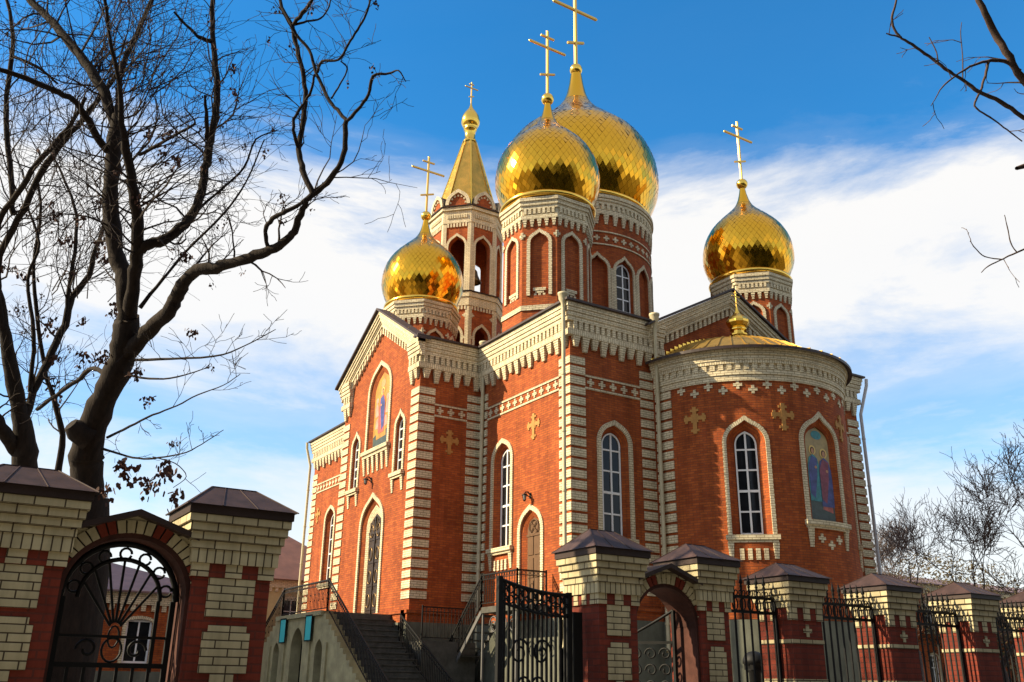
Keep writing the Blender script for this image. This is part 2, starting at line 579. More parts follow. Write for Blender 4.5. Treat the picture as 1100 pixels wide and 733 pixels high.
def cornice(f, s0, s1, parent, z=14.55, step=50, e0=0.0, e1=0.0, pend=True):
    """stepped brick cornice: courses, dentils, band and pendants; e0, e1 lengthen the ends round outer corners"""
    mb = MB()
    for k, (za, zb, d) in enumerate(((0, .17, .30), (.17, .33, .265), (.33, .49, .23), (.49, .66, .195))):
        wbox(mb, f, s0-e0*d, s1+e1*d, z-zb, z-za, 0, d, 0, step)
    wbox(mb, f, s0-e0*.09, s1+e1*.09, z-.98, z-.66, 0, .09, 0, step)
    n = int((s1-s0)/.245)
    for k in range(n):
        c = s0+(k+.5)*(s1-s0)/n
        wbox(mb, f, c-.075, c+.075, z-.97, z-.66, .09, .185, 0)
    wbox(mb, f, s0-e0*.18, s1+e1*.18, z-1.2, z-.98, 0, .18, 1, step)
    if pend:
        n = max(1, int(round((s1-s0)/.44)))
        for k in range(n):
            c = s0+(k+.5)*(s1-s0)/n
            zl = z-(1.74 if k % 2 else 1.58)
            zz = z-1.2
            nr = 6 if k % 2 else 5
            for r in range(nr):
                hw = .15-.075*r/nr
                za, zb_ = zz-(zz-zl)*r/nr, zz-(zz-zl)*(r+1)/nr
                wbox(mb, f, c-hw, c+hw, zb_, za, 0, .155-.012*r, 0)
    return mb.build('cornice', [M['cream'], M['cream_tall']], parent)

def belt(f, s0, s1, parent, zhi=12.0, zlo=11.46, step=50, first=.2, n=None):
    mb = MB()
    wbox(mb, f, s0, s1, zhi-.075, zhi, 0, .035, 0, step)
    wbox(mb, f, s0, s1, zlo-.0, zlo+.075, 0, .035, 0, step)
    n = n or int(round((s1-s0)/.42))
    for k in range(n):
        plus(mb, f, s0+(k+.5)*(s1-s0)/n, (zhi+zlo)/2, .29, .03)
    return mb.build('string_course', M['cream'], parent)

def window(f, a, parent, wmb, depth=.25, splay=.2, sw=.17, sill=True, cols=2, rows=5, p=.05, bracket='bars', vis=True):
    """window with splayed reveal cut in the wall mesh wmb; the window is a part with panes, sill and surround as its own parts"""
    back = Arch(a.c, a.hw-splay, a.z0+.04, a.zs-.03, a.h-splay*.8, a.tip*.3, a.n)
    reveal(wmb, f, a, back, 0, -depth)
    mb = MB()
    inn = back.grow(-.055, -.055)
    A, B = back.outline(), inn.outline()
    dz = -depth+.04
    for i in range(len(A)):
        j = (i+1) % len(A)
        mb.face([f(*A[i], dz), f(*A[j], dz), f(*B[j], dz), f(*B[i], dz)])
        mb.face([f(*B[i], dz), f(*B[j], dz), f(*B[j], -depth), f(*B[i], -depth)])
    if cols == 2:
        wbox(mb, f, a.c-.035, a.c+.035, inn.z0, inn.top(a.c)-.01, -depth, dz-.004)
    for k in range(1, rows):
        z = inn.z0+(back.zs+back.h*.35-inn.z0)*k/(rows-.55)
        hwk = inn.hw if z < inn.zs else max(.1, inn.hw*math.sqrt(max(.05, 1-((z-inn.zs)/max(.05, inn.h))**2)))
        wbox(mb, f, a.c-hwk, a.c+hwk, z-(.055 if k == 2 else .028), z+.028, -depth, dz-.008)
    wo = mb.build('window', M['pvc'], parent)
    g = MB()
    fill(g, f, back, -depth)
    g.build('pane', M['glass'], wo)
    s = MB()
    surround(s, f, a, sw, p, 0)
    if sill:
        w2 = a.hw+sw+.06
        wbox(s, f, a.c-w2, a.c+w2, a.z0-.16, a.z0-.002, 0, .16)
        wbox(s, f, a.c-w2+.05, a.c+w2-.05, a.z0-.25, a.z0-.16, 0, .10)
        if bracket:
            for sg in (-1, 1):
                for r in range(6):
                    x = a.c+sg*(a.hw+sw/2)
                    wbox(s, f, x-.1+.006*r, x+.1-.006*r, a.z0-.25-.09*(r+1), a.z0-.25-.09*r, 0, .075-.008*r)
        if bracket == 'bars':
            for k in range(4):
                x = a.c+(k-1.5)*.26
                wbox(s, f, x-.07, x+.07, a.z0-.82, a.z0-.45, 0, .05)
        if bracket == 'pluses':
            for k in range(3):
                plus(s, f, a.c+(k-1)*.42, a.z0-.42-(.22 if k == 1 else 0), .3, .03)
    s.build('surround', M['cream'], wo)
    return wo

# ------------------------------------------------------------------ ground
g = MB()
g.box(-900, 900, -900, 900, -1.0, -.02)
struct('ground', g, M['earth'])
g = MB()
g.face([(-200, -9, .0), (250, -9, .0), (250, 3.8, .0), (-200, 3.8, .0)])
struct('road', g, M['asphalt'])
g = MB()
g.box(-200, 250, 3.8, 4.0, -.02, .14)
g.box(-200, 250, 4.0, 9.2, -.02, .125)
struct('pavement', g, M['pave'])
g = MB()
g.face([(-60, 10.6, .004), (90, 10.6, .004), (90, 70, .004), (-60, 70, .004)])
struct('churchyard_paving', g, M['pave'])

# ------------------------------------------------------------------ church
church = thing('church', 'red brick church with cream brick trim and gold onion domes', 'church', (OX+7.9, OY+10.1, 0))
def cx(x): return OX+x
def cy(y): return OY+y
EX = 15.42     # width of the east front
PL = 4.1      # top of the grey plinth

# wall frames; s runs to the right seen from outside
FE = plane(cx(0), cy(0), 1, 0, 0, -1)                 # east front, s = x
FL = plane(cx(0), cy(0), 0, 1, -1, 0)                 # long left wall, s = y
FT = plane(cx(-2.76), cy(6.3), 1, 0, 0, -1)           # transept return facing the street, s = x+2.76
FG = plane(cx(-2.76), cy(6.3), 0, 1, -1, 0)           # transept gable front, s = y-6.3
GW = 7.6                                              # gable width
def ridge(c, half, z0, z1):
    fn = lambda s: z0 + (z1-z0)*max(0, 1-abs(s-c)/half)
    fn.brk = [c]
    return fn

def gold_cross(f, s, z, h=.98):
    mb = MB()
    budded_cross(mb, f, s, z, h, .04)
    return mb.build('ochre_cross', M['ochre'], church)

# --- east front, corner bay
mb = MB()
w1 = Arch(1.9, .62, 6.35, 9.66, .60, .06)
wall(mb, FE, 0, 3.75, PL, 14.56, [w1])
window(FE, w1, church, mb, bracket='bars')
mb.build('wall', M['red'], church)
quoins(FE, -.04, .63, 12.6, PL+.15, .04, church)
quoins(FE, 3.15, 3.75, 12.6, PL+.15, .04, church)
cornice(FE, 0, 3.75, church, e0=1)
belt(FE, .63, 3.15, church, n=5)
# --- long left wall by the corner (s = y), then west of the transept
mb = MB()
w2 = Arch(4.47, .62, 6.35, 9.66, .60, .06)
dr = Arch(2.47, .66, 4.2, 6.75, .66, .07)
wall(mb, FL, 0, 6.3, PL, 14.56, [w2, dr])
window(FL, w2, church, mb, bracket='bars')
# side door
db = Arch(2.47, .45, 4.2, 6.72, .45, .05)
reveal(mb, FL, dr, db, 0, -.16)
mb.build('wall', M['red'], church)
mb = MB()
w3 = Arch(22.0, .62, 6.4, 9.66, .60, .06)
wall(mb, FL, 13.9, 25.05, PL, 14.56, [w3])
window(FL, w3, church, mb, bracket=None)
mb.build('wall', M['red'], church)
d = MB()
fill(d, FL, db, -.16, 0)
for k in range(2):
    for r in range(3):
        x0 = 2.47-.40+k*.42
        wbox(d, FL, x0+.03, x0+.37, 4.35+r*.78, 5.02+r*.78, -.16, -.135, 0)
ring = [(2.47+.3*math.cos(t), 6.88+.26*math.sin(t)) for t in [k*math.pi/8 for k in range(16)]]
d.tube([FL(x, z, -.12) for x, z in ring+ring[:1]], .02, 5)
d.bar(FL(2.27, 6.7, -.12), FL(2.67, 7.08, -.12), .03)
d.bar(FL(2.67, 6.7, -.12), FL(2.27, 7.08, -.12), .03)
wbox(d, FL, 2.03, 2.91, 6.56, 6.64, -.16, -.11, 0)
do = d.build('door', M['door2'], church, 'narrow brown wooden side door under a pointed arch')
d = MB()
surround(d, FL, dr, .17, .05)
d.build('surround', M['cream'], do)
quoins(FL, 0, .65, 12.6, PL+.15, .04, church)
quoins(FL, 5.65, 6.3, 12.6, PL+.15, .04, church)
quoins(FL, 24.4, 25.09, 12.6, PL+.15, .04, church)
cornice(FL, 0, 6.3, church)
cornice(FL, 13.9, 25.05, church, e1=1)
belt(FL, .65, 5.65, church, n=11)
belt(FL, 13.9, 24.4, church, n=24)
gold_cross(FL, 2.3, 10.5)
gold_cross(FL, 23.9, 10.2, .85)
# --- west end and far walls (plain, out of view)
mb = MB()
FW = plane(cx(EX), cy(25.05), -1, 0, 0, 1)
wall(mb, FW, 0, EX, PL, 14.56, [])
mb.build('wall', M['red'], church)
mb = MB()
FR = plane(cx(EX), cy(25.05), 0, -1, 1, 0)
wall(mb, FR, 0, 25.05, PL, 14.56, [])
mb.build('wall', M['red'], church)
# --- transept return
mb = MB()
wall(mb, FT, 0, 2.76, PL, 14.56, [])
mb.build('wall', M['red'], church)
quoins(FT, -.04, .68, 12.6, PL+.3, .04, church)
quoins(FT, 2.16, 2.76, 12.6, PL+.3, .04, church)
cornice(FT, 0, 2.76, church, e0=1)
belt(FT, .68, 2.16, church, n=3)
gold_cross(FT, 1.40, 10.52)
# --- transept gable
gc = 3.8
gtop = ridge(gc, 3.8+.05, 14.5, 16.85)
mb = MB()
gd = Arch(gc, 1.04, PL, 7.6, 1.0, .17, 10)
gi = Arch(gc, 1.04, 10.85, 13.38, 1.02, .15, 10)
gl = Arch(gc+2.22, .36, 9.45, 11.35, .36, .16, 6)
gr = Arch(gc-2.22, .36, 9.45, 11.35, .36, .16, 6)
wall(mb, FG, 0, GW, PL, gtop, [gd, gi, gl, gr])
for a in (gl, gr):
    window(FG, a, church, mb, depth=.14, splay=.05, sw=.15, bracket='bracket', cols=1, rows=5)
# portal
gd2 = Arch(gc, .84, PL, 7.55, .82, .12, 10)
reveal(mb, FG, gd, gd2, 0, -.14)
mb.build('wall', M['red'], church)
d = MB()
gd3 = Arch(gc, .66, PL, 7.4, .64, .10, 10)
fill(d, FG, gd3, -.2, 0)
for sg in (-1, 1):
    for r in range(4):
        x = gc+sg*.32
        wbox(d, FG, x-.24, x+.24, PL+.2+r*.92, PL+.95+r*.92, -.2, -.175, 0)
        d.tube([FG(x+.16*math.cos(t), PL+.57+r*.92+.26*math.sin(t), -.165) for t in [k*math.pi/6 for k in range(13)]], .022, 5, 1)
wbox(d, FG, gc-.025, gc+.025, PL, 8.0, -.2, -.15, 0)
wbox(d, FG, gc-.62, gc+.62, 7.3, 7.4, -.2, -.15, 0)
for k in range(7):
    t = math.pi*(k+.5)/7
    d.bar(FG(gc, 7.45, -.17), FG(gc+.52*math.cos(t), 7.45+.5*math.sin(t), -.17), .03, mat=1)
do = d.build('door', [M['door'], M['bronze']], church, 'tall dark carved double door in the gable portal')
d = MB()
surround(d, FG, gd, .17, .06)
reveal(d, FG, gd2, gd3, -.14, -.2, sill=False)
d.build('surround', M['cream'], do)
# mosaic in the gable
mi_bg = mat('icon_gold_ground', (.44, .205, .032), .5, noise=.35, nscale=3, bump=.1)
mi_dk = mat('icon_dark_green', (.05, .07, .06), .4, noise=.4, nscale=4)
mi_red = mat('icon_red_robe', (.42, .10, .07), .4, noise=.4, nscale=5)
mi_pk = mat('icon_pink_robe', (.55, .27, .20), .4, noise=.35, nscale=5)
mi_bl = mat('icon_blue_robe', (.05, .06, .20), .4, noise=.45, nscale=5)
mi_te = mat('icon_teal_robe', (.03, .20, .22), .4, noise=.45, nscale=5)
mi_pu = mat('icon_purple_robe', (.20, .035, .06), .4, noise=.45, nscale=5)
mi_sk = mat('icon_skin', (.48, .24, .12), .5)
mi_ha = mat('icon_halo', (.75, .50, .12), .3)
mi_sky = mat('icon_pale_sky', (.36, .26, .10), .4, noise=.3, nscale=3)
mi_br = mat('icon_brown_hair', (.07, .03, .015), .6)
IM = [mi_bg, mi_dk, mi_red, mi_pk, mi_bl, mi_te, mi_pu, mi_sk, mi_ha, mi_sky, mi_br]
def disc(mb, f, s, z, rx, rz, d, m_):
    mb.face([f(s+rx*math.cos(t), z+rz*math.sin(t), d) for t in [k*math.pi/9 for k in range(18)]], mat=m_)
def shp(mb, f, pts, d, m_):
    mb.face([f(x, z, d) for x, z in pts], mat=m_)
def saint(mb, f, s, z, h, d, robe, cloak, lean=0.0):
    """robed standing figure with halo, laid as thin mosaic layers"""
    w = h*.13
    disc(mb, f, s+lean, z+h*.90, h*.085, h*.085, d+.004, 8)
    shp(mb, f, [(s-w*1.1, z), (s+w*1.1, z), (s+w*1.25, z+h*.3), (s+w*1.1, z+h*.62), (s+w*.8+lean, z+h*.76), (s+lean, z+h*.83), (s-w*.8+lean, z+h*.76), (s-w*1.15, z+h*.6), (s-w*1.2, z+h*.3)], d+.008, robe)
    shp(mb, f, [(s-w*1.0, z+h*.12), (s-w*.2, z+h*.05), (s+w*.5, z+h*.45), (s+w*.75+lean, z+h*.75), (s-w*.3+lean, z+h*.8), (s-w*1.0, z+h*.62)], d+.012, cloak)
    disc(mb, f, s+lean, z+h*.895, h*.052, h*.062, d+.012, 10)
    disc(mb, f, s+lean, z+h*.885, h*.036, h*.05, d+.016, 7)
    disc(mb, f, s+w*.35+lean, z+h*.60, h*.03, h*.025, d+.016, 7)

mb = MB()
gi2 = Arch(gc, .80, 10.9, 13.33, .80, .12, 10)
reveal(mb, FG, gi, gi2, 0, -.13)
mb.build('niche', M['red'], church)
ic = MB()
fill(ic, FG, gi2, -.13, 0)
dd = -.125
shp(ic, FG, [(gc-.78, 10.92), (gc+.78, 10.92), (gc+.78, 11.45), (gc+.3, 11.62), (gc-.2, 11.5), (gc-.78, 11.7)], dd, 1)
shp(ic, FG, [(gc-.5, 11.35), (gc+.45, 11.3), (gc+.5, 11.75), (gc-.45, 11.8)], dd+.003, 0)
saint(ic, FG, gc, 11.55, 2.05, dd+.003, 2, 4)
for sg in (-1, 1):
    disc(ic, FG, gc+sg*.52, 13.05, .13, .13, dd+.005, 3)
    shp(ic, FG, [(gc+sg*.32, 12.35), (gc+sg*.62, 12.3), (gc+sg*.7, 12.75), (gc+sg*.55, 13.0), (gc+sg*.4, 12.8)], dd+.004, 3)
    shp(ic, FG, [(gc+sg*.25, 11.75), (gc+sg*.6, 11.8), (gc+sg*.55, 12.2), (gc+sg*.35, 12.25)], dd+.004, 3)
disc(ic, FG, gc, 13.75, .22, .2, dd+.004, 9)
io = ic.build('icon', IM, church, 'golden mosaic icon with a red and blue robed figure under the gable')
ic = MB()
surround(ic, FG, gi, .17, .06)
wbox(ic, FG, gc-1.32, gc+1.32, 10.69, 10.85, 0, .18)
wbox(ic, FG, gc-1.26, gc+1.26, 10.56, 10.69, 0, .12)
for k in range(6):
    x = gc+(k-2.5)*.46
    for r in range(8):
        wbox(ic, FG, x-.11+.005*r, x+.11-.005*r, 10.56-.09*(r+1), 10.56-.09*r, 0, .10-.009*r)
ic.build('surround', M['cream'], io)
quoins(FG, 0, .67, 12.6, PL+.3, .04, church)
quoins(FG, GW-.67, GW+.04, 12.6, PL+.3, .04, church)
cornice(FG, 0, .80, church, e0=0)
cornice(FG, GW-.80, GW, church, e1=1)
# raking cornice of the gable
def rake(f, c, half, z0, z1, parent, inset=.75):
    fn = ridge(c, half, z0, z1)
    sf = shear(f, fn)
    mb = MB()
    for sg in (-1, 1):
        a, b = (c-half, c) if sg < 0 else (c, c+half)
        for za, zb, d_ in ((0, .16, .34), (.16, .31, .29), (.31, .46, .24), (.46, .54, .19), (.54, .70, .15)):
            wbox(mb, sf, a, b, -zb, -za, 0, d_, 0, 50)
        L_ = half-inset
        n = int(L_/.25)
        for k in range(n):
            s_ = c+sg*(k+.5)*L_/n
            wbox(mb, sf, s_-.065, s_+.065, -1.0, -.70, 0, .12)
    return mb.build('raking_cornice', M['cream'], parent)
rake(FG, gc, 4.1, 14.50, 17.0, church)
# --- east gable over the apse
FA = plane(cx(0), cy(-.06), 1, 0, 0, -1)
mb = MB()
wall(mb, FA, 3.75, 12.05, PL, ridge(7.9, 4.2, 14.5, 16.7), [])
mb.face([FA(3.75, PL, 0), FA(3.75, PL, -.06), FA(3.75, 14.5, -.06), FA(3.75, 14.5, 0)])
mb.build('wall', M['red'], church)
mb = MB()
wall(mb, FE, 12.05, EX, PL, 14.56, [])
mb.build('wall', M['red'], church)
rake(FA, 7.9, 4.4, 14.42, 16.85, church, .35)
cornice(FA, 3.75, 4.25, church)
quoins(FE, 12.2, 12.8, 12.6, PL+.15, .04, church)
quoins(FE, EX-.67, EX+.04, 12.6, PL+.15, .04, church)
cornice(FE, 12.06, EX, church, e1=1)
belt(FE, 12.8, EX-.67, church, n=5)
# --- apse
RA = 4.05
FC = cyl(cx(7.9), cy(-.06), RA, math.pi)     # s = arc length from its left end
AL = RA*math.pi
def arc(deg): return R(deg-180)*RA
ST = .26
mb = MB()
aw = Arch(arc(228.3), .66, 6.4, 9.55, .66, .13)
ai = Arch(arc(269), .82, 6.95, 9.72, .70, .20)
aw2 = Arch(arc(311), .66, 6.4, 9.55, .66, .13)
wall(mb, FC, 0, AL, PL-.4, 13.0, [aw, ai, aw2], step=ST)
window(FC, aw, church, mb, depth=.3, splay=.26, sw=.14, bracket='bars')
window(FC, aw2, church, mb, depth=.3, splay=.26, sw=.14, bracket='bars')
ai2 = Arch(arc(269), .60, 7.0, 9.75, .50, .06)
reveal(mb, FC, ai, ai2, 0, -.16)
mb.build('apse_wall', M['red'], church)
ic = MB()
c0 = arc(269)
_a = R(269)
_fi = plane(cx(7.9)+RA*math.cos(_a), cy(-.06)+RA*math.sin(_a), -math.sin(_a), math.cos(_a), math.cos(_a), math.sin(_a))
FI = lambda s, z, d: _fi(s-c0, z, d)
fill(ic, FI, ai2, -.205, 9)
dd = -.20
shp(ic, FI, [(c0-.58, 7.03), (c0+.58, 7.03), (c0+.58, 7.5), (c0+.2, 7.75), (c0-.58, 7.9)], dd, 1)
shp(ic, FI, [(c0+.0, 7.4), (c0+.5, 7.3), (c0+.5, 7.62), (c0+.1, 7.7)], dd+.002, 2)
disc(ic, FI, c0+.0, 10.02, .26, .16, dd+.004, 5)
saint(ic, FI, c0-.27, 7.65, 2.0, dd+.003, 5, 4)
saint(ic, FI, c0+.28, 7.5, 2.1, dd+.003, 4, 6)
io = ic.build('icon', IM, church, 'mosaic icon of two robed saints in the apse niche')
ic = MB()
surround(ic, FC, ai, .16, .06)
wbox(ic, FC, c0-1.05, c0+1.05, 6.78, 6.94, 0, .16, step=ST)
wbox(ic, FC, c0-1.0, c0+1.0, 6.68, 6.78, 0, .10, step=ST)
for sg in (-1, 1):
    for r in range(7):
        x = c0+sg*.86
        wbox(ic, FC, x-.1+.005*r, x+.1-.005*r, 6.68-.09*(r+1), 6.68-.09*r, 0, .085-.008*r)
for k in range(3):
    plus(ic, FC, c0+(k-1)*.42, 6.36-(.2 if k == 1 else 0), .3, .03)
ic.build('surround', M['cream'], io)
quoins(FC, -.0, arc(191), 11.75, PL+.1, .04, church, step=ST)
quoins(FC, AL-arc(191), AL, 11.75, PL+.1, .04, church, step=ST)
mb = MB()
for za, zb, d_, mm in ((12.86, 12.98, .28, 0), (12.70, 12.86, .23, 0), (12.53, 12.70, .18, 0), (12.40, 12.53, .15, 1), (12.0, 12.18, .10, 0), (11.78, 12.0, .06, 0)):
    wbox(mb, FC, 0, AL, za, zb, 0, d_, mm, ST)
wbox(mb, FC, 0, AL, 12.18, 12.40, 0, .06, 0, ST)
nd = 44
for k in range(nd):
    s_ = (k+.5)*AL/nd
    wbox(mb, FC, s_-.085, s_+.085, 12.181, 12.399, .06, .12, 0)
mb.build('cornice', [M['cream'], M['cream_tall']], church)
k = 0
a_ = 197.4
while a_ < 345:
    mb = MB()
    plus(mb, FC, arc(a_), 11.64 if k % 2 == 0 else 11.45, .31, .03)
    mb.build('brick_cross', M['cream'], church)
    a_ += 7.25
    k += 1
for a_ in (204, 247.7, 289):
    mb = MB()
    budded_cross(mb, FC, arc(a_), 10.48, .98, .04)
    mb.build('ochre_cross', M['ochre'], church)
# apse roof: half cone of gold sheet with standing seams
mb = MB()
APX = Vector((cx(7.9), cy(-.1), 14.15))
n = 48
RR = RA+.42
for k in range(n):
    t0, t1 = math.pi+math.pi*k/n, math.pi+math.pi*(k+1)/n
    prof = [(RR, 12.99), (4.1, 13.08), (3.6, 13.34), (2.85, 13.84), (2.1, 14.18), (1.35, 14.43), (.25, 14.64)]
    for (r0, z0), (r1, z1) in zip(prof, prof[1:]):
        q = [Vector((cx(7.9)+r*math.cos(t), cy(-.07)+r*math.sin(t), z)) for r, t, z in ((r0, t0, z0), (r0, t1, z0), (r1, t1, z1), (r1, t0, z1))]
        mb.face(q, mat=0)
    if k % 2 == 0:
        for (r0, z0), (r1, z1) in zip(prof, prof[1:]):
            mb.bar((cx(7.9)+r0*math.cos(t0), cy(-.07)+r0*math.sin(t0), z0+.02), (cx(7.9)+r1*math.cos(t0), cy(-.07)+r1*math.sin(t0), z1+.02), .025, .05)
mb.build('apse_roof', M['apsegold'], church)
mb = MB()
for k in range(n):
    t0, t1 = math.pi+math.pi*k/n, math.pi+math.pi*(k+1)/n
    P = lambda r, t, z: Vector((cx(7.9)+r*math.cos(t), cy(-.07)+r*math.sin(t), z))
    mb.face([P(RR+.02, t0, 12.88), P(RR+.02, t1, 12.88), P(RR+.02, t1, 12.985), P(RR+.02, t0, 12.985)])
    mb.face([P(RA+.2, t0, 12.985), P(RA+.2, t1, 12.985), P(RR+.02, t1, 12.88), P(RR+.02, t0, 12.88)])
mb.build('eave', M['roof'], church)
# scalloped gold flashing where the apse roof meets the gable
mb = MB()
for k in range(40):
    x = 3.65+8.5*k/39
    rr_ = abs(x-7.9)
    tab = [(0, 14.66), (1.35, 14.43), (2.1, 14.18), (2.85, 13.84), (3.6, 13.34), (4.1, 13.08), (4.6, 12.95)]
    for (ra_, za_), (rb_, zb_) in zip(tab, tab[1:]):
        if ra_ <= rr_ <= rb_:
            z = za_+(zb_-za_)*(rr_-ra_)/(rb_-ra_)
    mb.obox(FA(x, z+.06, .03), Vector((.085, 0, 0)), Vector((0, .02, 0)), Vector((0, 0, .07)))
mb.build('flashing', M['gold2'], church)

PROFILE = [(.80, 0.0), (.852, .12), (.916, .27), (.972, .42), (.994, .53), (1.0, .64), (.996, .77), (.976, .92), (.938, 1.07), (.87, 1.22), (.775, 1.38), (.645, 1.53), (.525, 1.65), (.405, 1.765), (.30, 1.87), (.225, 1.96), (.170, 2.05), (.125, 2.16), (.085, 2.32), (.06, 2.47)]

PROFILE_MAIN = [(.845, 0.0), (.90, .11), (.965, .26), (.993, .37), (1.0, .46), (.995, .56), (.982, .66), (.955, .76), (.887, .91), (.775, 1.06), (.665, 1.16), (.55, 1.26), (.432, 1.36), (.322, 1.46), (.235, 1.56), (.172, 1.65), (.130, 1.75), (.094, 1.90), (.07, 2.06)]

def profile(c, rmax, z0, k=1.0):
    return [(r*rmax, z0+h*rmax*k) for r, h in (PROFILE_MAIN if rmax > 3 else PROFILE)]

def cross(c, z0, ztop, zbar, bar, zslant, slant, parent, w=.12, ball=None):
    mb = MB()
    X = Vector((1, 0, 0))
    Y = Vector((0, 1, 0))
    Z = Vector((0, 0, 1))
    C = Vector((c[0], c[1], 0))
    mb.obox(C+Z*(z0+ztop)/2, X*w/2, Y*w/2, Z*(ztop-z0)/2)
    mb.obox(C+Z*zbar, X*bar/2, Y*(w*.47), Z*w*.46)
    zt = ztop-(ztop-zbar)*.36
    mb.obox(C+Z*zt, X*bar*.19, Y*(w*.44), Z*w*.42)
    a = R(20)
    mb.obox(C+Z*zslant, (X*math.cos(a)+Z*math.sin(a))*slant/2, Y*(w*.44), (Z*math.cos(a)-X*math.sin(a))*w*.42)
    for p in (C+Z*ztop, C+Z*zbar+X*bar/2, C+Z*zbar-X*bar/2):
        mb.lathe((p.x, p.y), [(.01, p.z-w*.8), (w*.75, p.z), (.01, p.z+w*.8)], 8)
    o = mb.build('cross', M['goldcross'], parent)
    return o

def tiled_dome(c, rmax, z0, parent, nlat, kz=1.0, seed=1, ball=(.33, .0), rim=True, label=None):
    """onion dome: smooth core under diamond sheets, each sheet tilted a little"""
    rnd = random.Random(seed)
    pr = profile(c, rmax, z0, kz)
    # arc-length resample
    fine = []
    for (r0, a0), (r1, a1) in zip(pr, pr[1:]):
        for k in range(12):
            t = k/12
            fine.append((r0+(r1-r0)*t, a0+(a1-a0)*t))
    fine.append(pr[-1])
    mb = MB()
    core = [(r-.022, z) for r, z in pr]
    mb.lathe(c, core, 48)
    mb.lathe(c, [(r+.006, z) for r, z in pr if r < rmax*.20], 24, 1)
    # rows, spaced so that the diamonds keep their shape as the dome narrows
    rows = []
    i = 0
    acc = 0
    nxt = 0
    for k in range(len(fine)):
        if k:
            acc += math.hypot(fine[k][0]-fine[k-1][0], fine[k][1]-fine[k-1][1])
        if acc >= nxt:
            rows.append(fine[k])
            nxt = acc + max(.07, math.pi*fine[k][0]/nlat*1.4)
        if fine[k][0] < rmax*.17:
            break
    def P(i, j):
        r, z = rows[i]
        t = 2*math.pi*(j+.5*(i % 2))/nlat
        return Vector((c[0]+r*math.cos(t), c[1]+r*math.sin(t), z))
    for i in range(1, len(rows)-1):
        for j in range(nlat):
            o = 0 if i % 2 == 0 else 1
            b, t_ = P(i-1, j+o), P(i+1, j+o)
            l, r_ = P(i, j), P(i, j+1)
            ctr = (b+t_+l+r_)/4
            n = (r_-l).cross(t_-b).normalized()
            n = (n + Vector((rnd.gauss(0, 1), rnd.gauss(0, 1), rnd.gauss(0, 1)))*.032).normalized()
            q = []
            for v in (b, r_, t_, l):
                d_ = v-ctr
                q.append(ctr + (d_ - n*d_.dot(n))*.955 + n*.004)
            mb.face(q, mat=1)
    dome = mb.build('dome', [M['goldcore'], M['gold']], parent, label)
    ztop = pr[-1][1]
    mb = MB()
    rb = ball[0]
    zb = ztop+rb*.95
    mb.lathe(c, [(.01, zb-rb)]+[(rb*math.cos(t), zb+rb*math.sin(t)) for t in [(-75+k*15)*math.pi/180 for k in range(11)]]+[(.01, zb+rb)], 20)
    mb.build('ball', M['gold2'], dome)
    if rim:
        mb = MB()
        rr = rmax*.845
        mb.lathe(c, [(rr*.80, z0-.16), (rr+.06, z0-.16), (rr+.13, z0-.10), (rr+.15, z0-.03), (rr+.12, z0+.05), (rr+.03, z0+.09), (rr-.05, z0+.1)], 64)
        mb.build('rim', M['gold2'], dome)
    return dome, zb

def drum8(c, rc, zb, zt, parent, k=0.0, label=None):
    """octagonal drum with blind arched niches, white pluses, cornice"""
    ap = rc*math.cos(math.pi/8)
    half = rc*math.sin(math.pi/8)
    w, t, nn = MB(), MB(), MB()
    cn = MB()
    for i in range(8):
        a = math.pi/4*i
        n = (math.cos(a), math.sin(a))
        tg = (-n[1], n[0])
        f = plane(c[0]+n[0]*ap, c[1]+n[1]*ap, tg[0], tg[1], n[0], n[1])
        zz = zt-2.0
        a1 = Arch(0, half*.52, zt-4.35, zz, half*.50, .09, 6)
        wall(w, f, -half, half, zb, zt-.3, [a1])
        a2 = a1.grow(-.02, -.02)
        reveal(w, f, a1, a2, 0, -.10)
        fill(w, f, a2, -.10)
        surround(t, f, a1, half*.20, .05)
        wbox(t, f, -half*.36, half*.36, zt-4.12, zt-4.0, -.1, -.02)
        wbox(t, f, -half*.24, half*.24, zt-4.22, zt-4.12, -.1, -.04)
        for q in (-1, 0, 1):
            wbox(t, f, q*.18-.05, q*.18+.05, zt-4.4, zt-4.24, -.1, -.05)
        # lower white band
        wbox(t, f, -half-.015, half+.015, zt-4.98, zt-4.78, 0, .05)
        # corner plus, half on every face
        for sg in (-1, 1):
            x = sg*half
            wbox(t, f, min(x, x-sg*.14), max(x, x-sg*.14), zt-1.72, zt-1.62, 0, .04)
            wbox(t, f, min(x, x-sg*.05), max(x, x-sg*.05), zt-1.82, zt-1.52, 0, .037)
        # cornice
        for za, zb_, d_ in ((0, .16, .20), (.16, .34, .15), (.34, .50, .10)):
            e_ = d_*math.tan(math.pi/8)
            wbox(cn, f, -half-e_, half+e_, zt-zb_, zt-za, 0, d_)
        e_ = .05*math.tan(math.pi/8)
        wbox(cn, f, -half-e_, half+e_, zt-.78, zt-.50, 0, .05)
        for q in range(7):
            x = (q-3)*half*.27
            wbox(cn, f, x-half*.075, x+half*.075, zt-.72, zt-.5, .05, .12)
        e_ = .10*math.tan(math.pi/8)
        wbox(cn, f, -half-e_, half+e_, zt-.95, zt-.78, 0, .10)
        for q in range(5):
            x = (q-2)*half*.42
            for r in range(3):
                hw = half*(.12-.025*r)
                wbox(cn, f, x-hw, x+hw, zt-.95-.11*(r+1), zt-.95-.11*r, 0, .09-.015*r)
    o = w.build('drum', M['red'], parent, label)
    t.build('niche_surround', M['cream'], o)
    cn.build('drum_cornice', M['cream'], o)
    return o

